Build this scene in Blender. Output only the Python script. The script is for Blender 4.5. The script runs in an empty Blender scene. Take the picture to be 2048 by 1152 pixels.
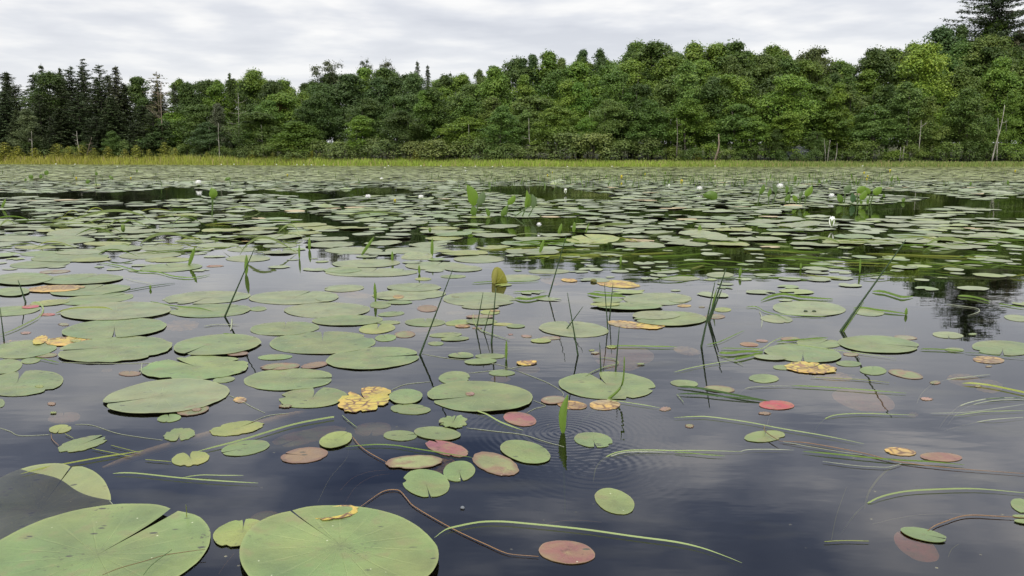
import bpy, math, random
import numpy as np
from mathutils import Vector, noise
R = math.radians
scene = bpy.context.scene
C = scene.collection
rng = random.Random(7)
nr = np.random.RandomState(11)

# ------------------------------------------------------------ camera
FPX, PITCH, HC = 1607.0, R(9.2), 0.8
cam_d = bpy.data.cameras.new("camera")
cam_d.sensor_width = 36.0
cam_d.lens = 36.0 * FPX / 2048.0
cam_d.clip_start = 0.05
cam_d.clip_end = 9000
cam = bpy.data.objects.new("camera", cam_d)
cam.location = (0, 0, HC)
cam.rotation_euler = (R(90) - PITCH, 0, 0)
C.objects.link(cam)
scene.camera = cam

# ------------------------------------------------------------ exposure, world, sun
scene.view_settings.view_transform = 'Standard'
scene.view_settings.look = 'None'
scene.view_settings.exposure = 0.12
scene.view_settings.gamma = 1.0
SUN_EL, SUN_AZ = R(48), R(200)          # azimuth clockwise from +Y: behind the camera, to the left
world = bpy.data.worlds.new("World")
scene.world = world
world.use_nodes = True
nt = world.node_tree
nt.nodes.clear()
def N(nt, t, **kw):
    n = nt.nodes.new(t)
    for k, v in kw.items():
        setattr(n, k, v)
    return n
def L(nt, a, b): nt.links.new(a, b)
def ramp(nt, stops, interp='LINEAR'):
    n = nt.nodes.new('ShaderNodeValToRGB')
    n.color_ramp.interpolation = interp
    e = n.color_ramp.elements
    while len(e) < len(stops): e.new(0.5)
    for i, (p, c) in enumerate(stops):
        e[i].position = p
        e[i].color = (*c, 1) if len(c) == 3 else c
    return n
def math_node(nt, op, a, b=None, clamp=False):
    n = nt.nodes.new('ShaderNodeMath'); n.operation = op; n.use_clamp = clamp
    for i, v in enumerate((a, b)):
        if v is None: continue
        if isinstance(v, (int, float)): n.inputs[i].default_value = v
        else: nt.links.new(v, n.inputs[i])
    return n.outputs[0]
def maprange(nt, v, a, b, c=0.0, d=1.0, smooth=False):
    n = nt.nodes.new('ShaderNodeMapRange'); n.clamp = True
    if smooth: n.interpolation_type = 'SMOOTHSTEP'
    nt.links.new(v, n.inputs[0])
    for i, x in zip((1, 2, 3, 4), (a, b, c, d)): n.inputs[i].default_value = x
    return n.outputs[0]
def mixc(nt, fac, a, b, mode='MIX'):
    n = nt.nodes.new('ShaderNodeMix'); n.data_type = 'RGBA'; n.blend_type = mode
    for sock, v in ((n.inputs[0], fac), (n.inputs[6], a), (n.inputs[7], b)):
        if isinstance(v, (int, float)): sock.default_value = v
        elif isinstance(v, tuple): sock.default_value = (*v, 1) if len(v) == 3 else v
        else: nt.links.new(v, sock)
    return n.outputs[2]

sky = N(nt, 'ShaderNodeTexSky')
sky.sky_type = 'NISHITA'; sky.sun_disc = False
sky.sun_elevation = SUN_EL; sky.sun_rotation = SUN_AZ
sky.air_density = 1.0; sky.dust_density = 2.0
bg1 = N(nt, 'ShaderNodeBackground'); bg1.inputs[1].default_value = 0.10
L(nt, sky.outputs[0], bg1.inputs[0])
tc = N(nt, 'ShaderNodeTexCoord')
sep = N(nt, 'ShaderNodeSeparateXYZ'); L(nt, tc.outputs['Generated'], sep.inputs[0])
zz = math_node(nt, 'ADD', math_node(nt, 'MAXIMUM', sep.outputs[2], 0.0), 0.07)
px_ = math_node(nt, 'DIVIDE', sep.outputs[0], zz)
py_ = math_node(nt, 'DIVIDE', sep.outputs[1], zz)
comb = N(nt, 'ShaderNodeCombineXYZ'); L(nt, px_, comb.inputs[0]); L(nt, py_, comb.inputs[1])
comb.inputs[2].default_value = 3.7
n1 = N(nt, 'ShaderNodeTexNoise'); n1.inputs['Scale'].default_value = 0.62; n1.inputs['Detail'].default_value = 4.5
n1.inputs['Roughness'].default_value = 0.55; n1.inputs['Distortion'].default_value = 0.4
L(nt, comb.outputs[0], n1.inputs['Vector'])
n2 = N(nt, 'ShaderNodeTexNoise'); n2.inputs['Scale'].default_value = 2.0; n2.inputs['Detail'].default_value = 4; n2.inputs['Roughness'].default_value = 0.5
L(nt, comb.outputs[0], n2.inputs['Vector'])
csum = math_node(nt, 'ADD', math_node(nt, 'MULTIPLY', n1.outputs[0], 0.58), math_node(nt, 'MULTIPLY', n2.outputs[0], 0.42))
# low clouds: bright and nearly even; higher up: broken, grey-blue gaps
lowc = ramp(nt, [(0.40, (0.65, 0.665, 0.72)), (0.50, (0.765, 0.775, 0.815)), (0.60, (0.98, 0.965, 0.95))])
L(nt, csum, lowc.inputs[0])
highc = ramp(nt, [(0.38, (0.15, 0.20, 0.36)), (0.46, (0.36, 0.42, 0.60)), (0.53, (0.85, 0.88, 1.0)), (0.60, (1.45, 1.40, 1.40))])
L(nt, math_node(nt, 'ADD', csum, maprange(nt, sep.outputs[0], -0.35, 0.4, -0.025, 0.065)), highc.inputs[0])
hi = maprange(nt, sep.outputs[2], 0.20, 0.36, smooth=True)
cl = mixc(nt, hi, lowc.outputs[0], highc.outputs[0])
# towards the horizon the cloud sheet thins to a pale even band
hz = maprange(nt, sep.outputs[2], 0.0, 0.16)
cl = mixc(nt, hz, (0.87, 0.88, 0.90), cl)
zen = maprange(nt, sep.outputs[2], 0.48, 0.72, smooth=True)
cl = mixc(nt, zen, cl, (2.3, 2.3, 2.25))
bg2 = N(nt, 'ShaderNodeBackground'); bg2.inputs[1].default_value = 1.0
L(nt, cl, bg2.inputs[0])
mixw = N(nt, 'ShaderNodeMixShader'); mixw.inputs[0].default_value = 0.88
L(nt, bg1.outputs[0], mixw.inputs[1]); L(nt, bg2.outputs[0], mixw.inputs[2])
wout = N(nt, 'ShaderNodeOutputWorld'); L(nt, mixw.outputs[0], wout.inputs[0])

sun_d = bpy.data.lights.new("sun", 'SUN')
sun_d.energy = 2.2; sun_d.angle = R(12); sun_d.color = (1.0, 0.95, 0.86)
sun = bpy.data.objects.new("sun", sun_d)
sv = Vector((math.sin(SUN_AZ) * math.cos(SUN_EL), math.cos(SUN_AZ) * math.cos(SUN_EL), math.sin(SUN_EL)))
sun.rotation_euler = sv.to_track_quat('Z', 'Y').to_euler()
C.objects.link(sun)
scene.cycles.max_bounces = 8
scene.cycles.transparent_max_bounces = 12
scene.cycles.diffuse_bounces = 3
scene.cycles.glossy_bounces = 3
scene.cycles.use_denoising = True

# ------------------------------------------------------------ projection between the photograph's pixels and the place
CP, SP = math.cos(PITCH), math.sin(PITCH)
RV, FV, UV_ = Vector((1, 0, 0)), Vector((0, CP, -SP)), Vector((0, SP, CP))
def ray(px, py):
    return FV + RV * ((px - 1024) / FPX) + UV_ * ((576 - py) / FPX)
def on_z(px, py, z=0.0):
    d = ray(px, py); t = (z - HC) / d.z
    return Vector((d.x * t, d.y * t, z))
def on_y(px, py, Y):
    d = ray(px, py); t = Y / d.y
    return Vector((d.x * t, Y, HC + d.z * t))
def depth_of(p): return p.y * CP - (p.z - HC) * SP
def at(px, Y, z=0.0):
    return Vector(((px - 1024) / FPX * (Y * CP - (z - HC) * SP), Y, z))
def px_of(x, y, z=0.0):
    d = max(y * CP - (z - HC) * SP, 0.01)
    return 1024 + x / d * FPX
def py_of(x, y, z=0.0):
    d = max(y * CP - (z - HC) * SP, 0.01)
    return 576 - ((y * SP + (z - HC) * CP) / d) * FPX

# ------------------------------------------------------------ mesh helpers
def link(o, parent=None):
    C.objects.link(o)
    if parent is not None: o.parent = parent
    return o
def mesh_np(name, V, F, mats=(), smooth=False, fattr=None):
    """V (n,3), F (m,k) with one k for all faces; fattr = dict of per-face floats"""
    V = np.asarray(V, dtype=np.float32); F = np.asarray(F, dtype=np.int32)
    me = bpy.data.meshes.new(name)
    k = F.shape[1]
    me.vertices.add(len(V)); me.vertices.foreach_set('co', V.ravel())
    me.loops.add(F.size); me.loops.foreach_set('vertex_index', F.ravel())
    me.polygons.add(len(F)); me.polygons.foreach_set('loop_start', np.arange(0, F.size, k, dtype=np.int32))
    me.polygons.foreach_set('loop_total', np.full(len(F), k, dtype=np.int32))
    if smooth: me.polygons.foreach_set('use_smooth', np.ones(len(F), dtype=bool))
    me.update(calc_edges=True)
    for m in mats: me.materials.append(m)
    for an, av in (fattr or {}).items():
        a = me.attributes.new(an, 'FLOAT', 'FACE'); a.data.foreach_set('value', np.asarray(av, dtype=np.float32))
    return me
def mesh_py(name, V, F, mat=None, smooth=True):
    me = bpy.data.meshes.new(name); me.from_pydata([tuple(v) for v in V], [], F); me.update()
    if smooth: me.polygons.foreach_set('use_smooth', [True] * len(F))
    if mat: me.materials.append(mat)
    return me
def tube_geo(V, F, pts, rad, ns=5):
    n = len(pts); base = len(V)
    for i, p in enumerate(pts):
        d = (pts[min(i + 1, n - 1)] - pts[max(i - 1, 0)])
        d = d.normalized() if d.length > 1e-9 else Vector((0, 0, 1))
        a = d.cross(Vector((0, 0, 1)) if abs(d.z) < 0.9 else Vector((1, 0, 0))).normalized(); b = d.cross(a)
        for k in range(ns):
            t = 2 * math.pi * k / ns
            V.append(p + (a * math.cos(t) + b * math.sin(t)) * rad[i])
    for i in range(n - 1):
        for k in range(ns):
            k2 = (k + 1) % ns
            F.append((base + i * ns + k, base + i * ns + k2, base + (i + 1) * ns + k2, base + (i + 1) * ns + k))
    F.append(tuple(base + k for k in range(ns))[::-1]); F.append(tuple(base + (n - 1) * ns + k for k in range(ns)))
def smooth_pts(pts, n):
    """Catmull-Rom through the given points (tuples of any length)"""
    P = [pts[0]] + list(pts) + [pts[-1]]
    out = []
    segs = len(pts) - 1
    for i in range(segs):
        a, b, c, d = P[i], P[i + 1], P[i + 2], P[i + 3]
        m = max(2, n // segs)
        for j in range(m):
            t = j / m
            out.append(tuple(0.5 * (2 * b[k] + (c[k] - a[k]) * t + (2 * a[k] - 5 * b[k] + 4 * c[k] - d[k]) * t * t
                                     + (3 * b[k] - a[k] - 3 * c[k] + d[k]) * t ** 3) for k in range(len(b))))
    out.append(tuple(pts[-1]))
    return out

# ------------------------------------------------------------ labels
REG = []                     # (object, description, px, py, landmark set)
def thing(o, cat, label=None, desc=None, px=0, py=0, group=None, fam='pond'):
    o['category'] = cat
    if group: o['group'] = group
    if label: o['label'] = label
    else: REG.append((o, desc, px, py, fam))
    return o
def setting(o, kind='structure'):
    o['kind'] = kind; return o

# ------------------------------------------------------------ materials
def new_mat(name):
    m = bpy.data.materials.new(name); m.use_nodes = True; m.node_tree.nodes.clear()
    return m, m.node_tree
def leaf_mat(name, rough=0.55, trans=0.3, hue=0.03, lo=0.55, hi=1.45, spec=0.3):
    """foliage: the object's own colour, varied clump by clump and leaf by leaf"""
    m, t = new_mat(name)
    oi = N(t, 'ShaderNodeObjectInfo')
    at_ = N(t, 'ShaderNodeAttribute'); at_.attribute_name = 'var'
    h = N(t, 'ShaderNodeHueSaturation')
    L(t, oi.outputs['Color'], h.inputs['Color'])
    L(t, maprange(t, at_.outputs['Fac'], 0, 1, lo, hi), h.inputs['Value'])
    L(t, maprange(t, at_.outputs['Fac'], 0, 1, 0.5 + hue, 0.5 - hue), h.inputs['Hue'])
    p = N(t, 'ShaderNodeBsdfPrincipled'); p.inputs['Roughness'].default_value = rough
    p.inputs['Specular IOR Level'].default_value = spec
    L(t, h.outputs[0], p.inputs['Base Color'])
    tr = N(t, 'ShaderNodeBsdfTranslucent'); L(t, h.outputs[0], tr.inputs[0])
    mx = N(t, 'ShaderNodeMixShader'); mx.inputs[0].default_value = trans
    L(t, p.outputs[0], mx.inputs[1]); L(t, tr.outputs[0], mx.inputs[2])
    o = N(t, 'ShaderNodeOutputMaterial'); L(t, mx.outputs[0], o.inputs[0])
    return m
M_leaf = leaf_mat('broad_leaves')
M_needle = leaf_mat('needles', rough=0.6, trans=0.15, hue=0.015, lo=0.6, hi=1.4)
M_blade = leaf_mat('grass_blade', rough=0.45, trans=0.3, hue=0.015, lo=0.8, hi=1.2, spec=0.4)

def bark_mat(name, c1, c2, scale=6):
    m, t = new_mat(name)
    tcn = N(t, 'ShaderNodeTexCoord'); mp = N(t, 'ShaderNodeMapping'); mp.inputs['Scale'].default_value = (1, 1, 0.35)
    L(t, tcn.outputs['Object'], mp.inputs[0])
    n = N(t, 'ShaderNodeTexNoise'); n.inputs['Scale'].default_value = scale; n.inputs['Detail'].default_value = 5
    L(t, mp.outputs[0], n.inputs['Vector'])
    r = ramp(t, [(0.35, c1), (0.65, c2)]); L(t, n.outputs[0], r.inputs[0])
    p = N(t, 'ShaderNodeBsdfPrincipled'); p.inputs['Roughness'].default_value = 0.85
    L(t, r.outputs[0], p.inputs['Base Color'])
    o = N(t, 'ShaderNodeOutputMaterial'); L(t, p.outputs[0], o.inputs[0])
    return m
M_bark = bark_mat('grey_bark', (0.05, 0.042, 0.034), (0.13, 0.115, 0.095))
M_pale = bark_mat('pale_bark', (0.12, 0.11, 0.09), (0.34, 0.32, 0.28))
M_dead = bark_mat('dead_wood', (0.11, 0.08, 0.06), (0.24, 0.19, 0.15))

def pad_mat(name, mode):
    """a floating leaf: UV u runs round the leaf, v from stalk to rim"""
    m, t = new_mat(name)
    oi = N(t, 'ShaderNodeObjectInfo')
    uv = N(t, 'ShaderNodeUVMap'); sp = N(t, 'ShaderNodeSeparateXYZ'); L(t, uv.outputs[0], sp.inputs[0])
    u, v = sp.outputs[0], sp.outputs[1]
    tcn = N(t, 'ShaderNodeTexCoord')
    off = N(t, 'ShaderNodeVectorMath'); off.operation = 'ADD'
    rr = math_node(t, 'MULTIPLY', oi.outputs['Random'], 60.0)
    cb = N(t, 'ShaderNodeCombineXYZ'); L(t, rr, cb.inputs[0]); L(t, rr, cb.inputs[1])
    L(t, tcn.outputs['Object'], off.inputs[0]); L(t, cb.outputs[0], off.inputs[1])
    P = off.outputs[0]
    def noi(scale, det=4, dist=0.0):
        n = N(t, 'ShaderNodeTexNoise'); n.inputs['Scale'].default_value = scale
        n.inputs['Detail'].default_value = det; n.inputs['Distortion'].default_value = dist
        L(t, P, n.inputs['Vector']); return n.outputs[0]
    col = oi.outputs['Color']
    # broad patchy tone
    h = N(t, 'ShaderNodeHueSaturation')
    L(t, col, h.inputs['Color'])
    L(t, maprange(t, noi(9, 7), 0.3, 0.7, 0.68, 1.12), h.inputs['Value'])
    L(t, maprange(t, noi(4, 4), 0.3, 0.7, 0.468, 0.525), h.inputs['Hue'])
    c = h.outputs[0]
    # radial veins, fading to the rim
    w = math_node(t, 'SINE', math_node(t, 'MULTIPLY', math_node(t, 'ADD', u, math_node(t, 'MULTIPLY', noi(14, 2), 0.006)), 2 * math.pi * 17))
    vein = maprange(t, w, 0.90, 1.0)
    vein = math_node(t, 'MULTIPLY', vein, maprange(t, v, 0.9, 0.25))
    c = mixc(t, math_node(t, 'MULTIPLY', vein, 0.22), c, mixc(t, 0.5, c, (0.42, 0.46, 0.20)))
    # duller, browner middle over the stalk
    mid = maprange(t, math_node(t, 'ADD', v, math_node(t, 'MULTIPLY', noi(25), 0.25)), 0.33, 0.10)
    c = mixc(t, math_node(t, 'MULTIPLY', mid, 0.55 if mode != 'red' else 0.6), c, (0.085, 0.09, 0.03) if mode != 'red' else (0.2, 0.16, 0.06))
    c = mixc(t, math_node(t, 'MULTIPLY', maprange(t, noi(18, 8), 0.54, 0.70), 0.50), c, (0.13, 0.10, 0.045))
    # thin yellow-green rim
    rim = maprange(t, v, 0.955, 1.0)
    c = mixc(t, math_node(t, 'MULTIPLY', rim, 0.22), c, (0.28, 0.30, 0.10))
    if mode == 'decay':
        vo = N(t, 'ShaderNodeTexVoronoi'); vo.feature = 'DISTANCE_TO_EDGE'; vo.inputs['Scale'].default_value = 34
        L(t, P, vo.inputs['Vector'])
        crack = math_node(t, 'MULTIPLY', maprange(t, vo.outputs[0], 0.16, 0.04), maprange(t, noi(9, 3), 0.40, 0.50))
        c = mixc(t, maprange(t, noi(7, 4), 0.42, 0.62), c, (0.42, 0.26, 0.05))
        c = mixc(t, crack, c, (0.10, 0.045, 0.015))
        c = mixc(t, maprange(t, noi(15, 5), 0.60, 0.68), c, (0.20, 0.10, 0.04))
    if mode == 'red':
        c = mixc(t, math_node(t, 'MULTIPLY', maprange(t, noi(16, 6), 0.46, 0.66), 0.7), c, (0.17, 0.12, 0.05))
        c = mixc(t, maprange(t, noi(30, 4), 0.60, 0.68), c, (0.09, 0.03, 0.02))
    if mode == 'old':
        c = mixc(t, maprange(t, noi(14, 6), 0.48, 0.60), c, (0.16, 0.10, 0.05))
        c = mixc(t, math_node(t, 'MULTIPLY', maprange(t, math_node(t, 'ADD', v, math_node(t, 'MULTIPLY', noi(22), 0.4)), 0.95, 1.15), 0.8), c, (0.12, 0.06, 0.035))
    # grit: gathered over the stalk and in a few drifts
    grit = math_node(t, 'MULTIPLY', maprange(t, noi(95, 3), 0.60, 0.66), math_node(t, 'MAXIMUM', math_node(t, 'MULTIPLY', mid, 0.8), maprange(t, noi(6, 3), 0.56, 0.66)))
    c = mixc(t, math_node(t, 'MULTIPLY', grit, 0.8), c, (0.035, 0.032, 0.015))
    # dark nicks and pale crumbs
    vo2 = N(t, 'ShaderNodeTexVoronoi'); vo2.inputs['Scale'].default_value = 42; vo2.inputs['Randomness'].default_value = 1
    st = N(t, 'ShaderNodeMapping'); st.inputs['Scale'].default_value = (0.55, 1.3, 1); L(t, P, st.inputs[0]); L(t, st.outputs[0], vo2.inputs['Vector'])
    sepc = N(t, 'ShaderNodeSeparateXYZ'); L(t, vo2.outputs['Color'], sepc.inputs[0])
    nick = math_node(t, 'MULTIPLY', maprange(t, vo2.outputs['Distance'], 0.24, 0.17), maprange(t, sepc.outputs[0], 0.72, 0.73))
    nick = math_node(t, 'MULTIPLY', nick, maprange(t, noi(7, 2), 0.44, 0.52))
    c = mixc(t, nick, c, (0.03, 0.03, 0.015))
    vo3 = N(t, 'ShaderNodeTexVoronoi'); vo3.inputs['Scale'].default_value = 75; L(t, P, vo3.inputs['Vector'])
    sepd = N(t, 'ShaderNodeSeparateXYZ'); L(t, vo3.outputs['Color'], sepd.inputs[0])
    crumb = math_node(t, 'MULTIPLY', maprange(t, vo3.outputs['Distance'], 0.16, 0.10), maprange(t, sepd.outputs[1], 0.955, 0.96))
    c = mixc(t, math_node(t, 'MULTIPLY', crumb, 0.75), c, (0.5, 0.52, 0.36))
    p = N(t, 'ShaderNodeBsdfPrincipled')
    L(t, c, p.inputs['Base Color'])
    L(t, maprange(t, noi(20, 4), 0.3, 0.7, 0.33, 0.50), p.inputs['Roughness'])
    p.inputs['Specular IOR Level'].default_value = 0.62
    bp = N(t, 'ShaderNodeBump'); bp.inputs['Strength'].default_value = 0.5; bp.inputs['Distance'].default_value = 0.004
    hh = math_node(t, 'ADD', math_node(t, 'MULTIPLY', vein, -0.6), math_node(t, 'MULTIPLY', noi(38, 4), 1.2))
    L(t, hh, bp.inputs['Height']); L(t, bp.outputs[0], p.inputs['Normal'])
    o = N(t, 'ShaderNodeOutputMaterial'); L(t, p.outputs[0], o.inputs[0])
    return m
M_pad = {k: pad_mat('lily_pad_' + k, k) for k in ('green', 'decay', 'red', 'old')}

def simple_mat(name, col, rough=0.5, spec=0.5, metallic=0.0):
    m, t = new_mat(name)
    p = N(t, 'ShaderNodeBsdfPrincipled'); p.inputs['Roughness'].default_value = rough
    p.inputs['Specular IOR Level'].default_value = spec; p.inputs['Metallic'].default_value = metallic
    n = N(t, 'ShaderNodeTexNoise'); n.inputs['Scale'].default_value = 30
    L(t, mixc(t, maprange(t, n.outputs[0], 0.3, 0.7, 0, 0.25), col, tuple(x * 0.8 for x in col)), p.inputs['Base Color'])
    o = N(t, 'ShaderNodeOutputMaterial'); L(t, p.outputs[0], o.inputs[0])
    return m

# ------------------------------------------------------------ shore, ground and water
SH_PX = [-4000, -400, 0, 350, 700, 1024, 1350, 2048, 2500, 6000]
SH_PY = [327.6, 327.8, 328.2, 329.6, 331.4, 332.8, 333.2, 332.9, 332.8, 332.6]
def shore_y(px):
    return on_z(1024, float(np.interp(px, SH_PX, SH_PY))).y
def beyond(x, y):
    """metres from the waterline, positive on land"""
    s = -1e9
    if y > 8: s = y - shore_y(px_of(x, y)) + 1.2 * noise.noise(Vector((x * 0.12, y * 0.12, 0)))
    return max(s, abs(x) - 170, -70 - y)
def ground_z(x, y):
    s = beyond(x, y)
    if s < -7: return -1.1
    if s < 1.0: return -1.1 + 1.2 * ((s + 7) / 8) ** 1.5
    return 0.10 + 0.012 * min(s, 12) + 0.045 * max(0, min(s, 90) - 12) + 0.15 * noise.noise(Vector((x * 0.1, y * 0.1, 5)))

def axis(lo, hi, step, outer):
    a = list(np.arange(lo, hi + 0.1, step))
    return [-v for v in outer[::-1]] + a + outer if lo == -hi else a
gx = axis(-180, 180, 4, [260, 500, 1200, 4000])
gy = [-4000, -900, -200, -90] + list(np.arange(-80, 60, 8)) + list(np.arange(60, 150, 2.5)) + list(np.arange(150, 260, 8)) + [400, 900, 2500, 6000]
V = [(x, y, ground_z(x, y)) for y in gy for x in gx]
nx = len(gx)
F = [(j * nx + i, j * nx + i + 1, (j + 1) * nx + i + 1, (j + 1) * nx + i) for j in range(len(gy) - 1) for i in range(nx - 1)]
m, t = new_mat('forest_floor_and_silt')
geo = N(t, 'ShaderNodeNewGeometry')
n = N(t, 'ShaderNodeTexNoise'); n.inputs['Scale'].default_value = 0.8; n.inputs['Detail'].default_value = 8
L(t, geo.outputs['Position'], n.inputs['Vector'])
r = ramp(t, [(0.3, (0.022, 0.024, 0.012)), (0.7, (0.05, 0.055, 0.022))]); L(t, n.outputs[0], r.inputs[0])
sz = N(t, 'ShaderNodeSeparateXYZ'); L(t, geo.outputs['Position'], sz.inputs[0])
cc = mixc(t, maprange(t, sz.outputs[2], -0.2, 0.0), (0.006, 0.005, 0.004), r.outputs[0])  # bed near black: light absorbed by the water is put into its colour
p = N(t, 'ShaderNodeBsdfPrincipled'); p.inputs['Roughness'].default_value = 0.95; p.inputs['Specular IOR Level'].default_value = 0.1
L(t, cc, p.inputs['Base Color'])
o_ = N(t, 'ShaderNodeOutputMaterial'); L(t, p.outputs[0], o_.inputs[0])
setting(link(bpy.data.objects.new('ground', mesh_py('ground', V, F, m))))

# the pond: fresnel mirror over what lies beneath, tinted by tannin
m, t = new_mat('pond_water')
geo = N(t, 'ShaderNodeNewGeometry')
def wn(scale, sx, sy, det=3, rot=0.0):
    mp = N(t, 'ShaderNodeMapping'); mp.inputs['Scale'].default_value = (sx, sy, 1); mp.inputs['Rotation'].default_value = (0, 0, rot)
    L(t, geo.outputs['Position'], mp.inputs[0])
    q = N(t, 'ShaderNodeTexNoise'); q.inputs['Scale'].default_value = scale; q.inputs['Detail'].default_value = det
    q.inputs['Roughness'].default_value = 0.45
    L(t, mp.outputs[0], q.inputs['Vector']); return q.outputs[0]
hts = math_node(t, 'ADD', math_node(t, 'MULTIPLY', wn(2.2, 0.5, 1.6), 0.55), math_node(t, 'MULTIPLY', wn(7.0, 0.6, 1.5, rot=0.2), 0.16))
patch = maprange(t, wn(0.5, 0.6, 1.0, 2), 0.40, 0.62, 0.25, 1.0)
hts = math_node(t, 'MULTIPLY', hts, patch)
def rings(px, py, lam, rad, amp):
    global hts
    c0 = on_z(px, py)
    d = N(t, 'ShaderNodeVectorMath'); d.operation = 'DISTANCE'
    L(t, geo.outputs['Position'], d.inputs[0]); d.inputs[1].default_value = c0
    wv = math_node(t, 'SINE', math_node(t, 'MULTIPLY', d.outputs['Value'], 2 * math.pi / lam))
    fall = maprange(t, d.outputs['Value'], rad, 0.0, 0, amp)
    hts = math_node(t, 'ADD', hts, math_node(t, 'MULTIPLY', wv, math_node(t, 'MULTIPLY', fall, fall)))
rings(1128, 866, 0.020, 0.46, 0.20)
rings(1190, 930, 0.026, 0.40, 0.15)
bp = N(t, 'ShaderNodeBump'); bp.inputs['Strength'].default_value = 1.0; bp.inputs['Distance'].default_value = 0.004
L(t, hts, bp.inputs['Height'])
fr = N(t, 'ShaderNodeFresnel'); fr.inputs['IOR'].default_value = 1.60; L(t, bp.outputs[0], fr.inputs['Normal'])
gl = N(t, 'ShaderNodeBsdfGlossy'); gl.inputs['Roughness'].default_value = 0.012; gl.inputs[0].default_value = (1, 1, 1, 1)
L(t, bp.outputs[0], gl.inputs['Normal'])
tr = N(t, 'ShaderNodeBsdfTransparent'); tr.inputs[0].default_value = (0.66, 0.60, 0.46, 1)
mx = N(t, 'ShaderNodeMixShader'); L(t, fr.outputs[0], mx.inputs[0]); L(t, tr.outputs[0], mx.inputs[1]); L(t, gl.outputs[0], mx.inputs[2])
# pollen, grit and scum lying on the surface
vo = N(t, 'ShaderNodeTexVoronoi'); vo.inputs['Scale'].default_value = 26; L(t, geo.outputs['Position'], vo.inputs['Vector'])
sc = N(t, 'ShaderNodeSeparateXYZ'); L(t, vo.outputs['Color'], sc.inputs[0])
spk = math_node(t, 'MULTIPLY', maprange(t, vo.outputs['Distance'], 0.10, 0.06), maprange(t, sc.outputs[0], 0.80, 0.805))
spk = math_node(t, 'MULTIPLY', spk, maprange(t, wn(1.6, 1, 1, 3), 0.46, 0.60))
film = math_node(t, 'MULTIPLY', maprange(t, wn(3.0, 0.5, 1.4, 8, 0.4), 0.58, 0.72), 0.10)
sm_ = math_node(t, 'ADD', math_node(t, 'MULTIPLY', spk, 0.7), film, True)
df = N(t, 'ShaderNodeBsdfDiffuse'); df.inputs[0].default_value = (0.22, 0.21, 0.15, 1)
mx2 = N(t, 'ShaderNodeMixShader'); L(t, sm_, mx2.inputs[0]); L(t, mx.outputs[0], mx2.inputs[1]); L(t, df.outputs[0], mx2.inputs[2])
o_ = N(t, 'ShaderNodeOutputMaterial'); L(t, mx2.outputs[0], o_.inputs[0])
W_ = [(-175, -75, 0), (175, -75, 0), (175, 125, 0), (-175, 125, 0)]
setting(link(bpy.data.objects.new('water', mesh_py('water', W_, [(0, 1, 2, 3)], m, False))))

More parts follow.
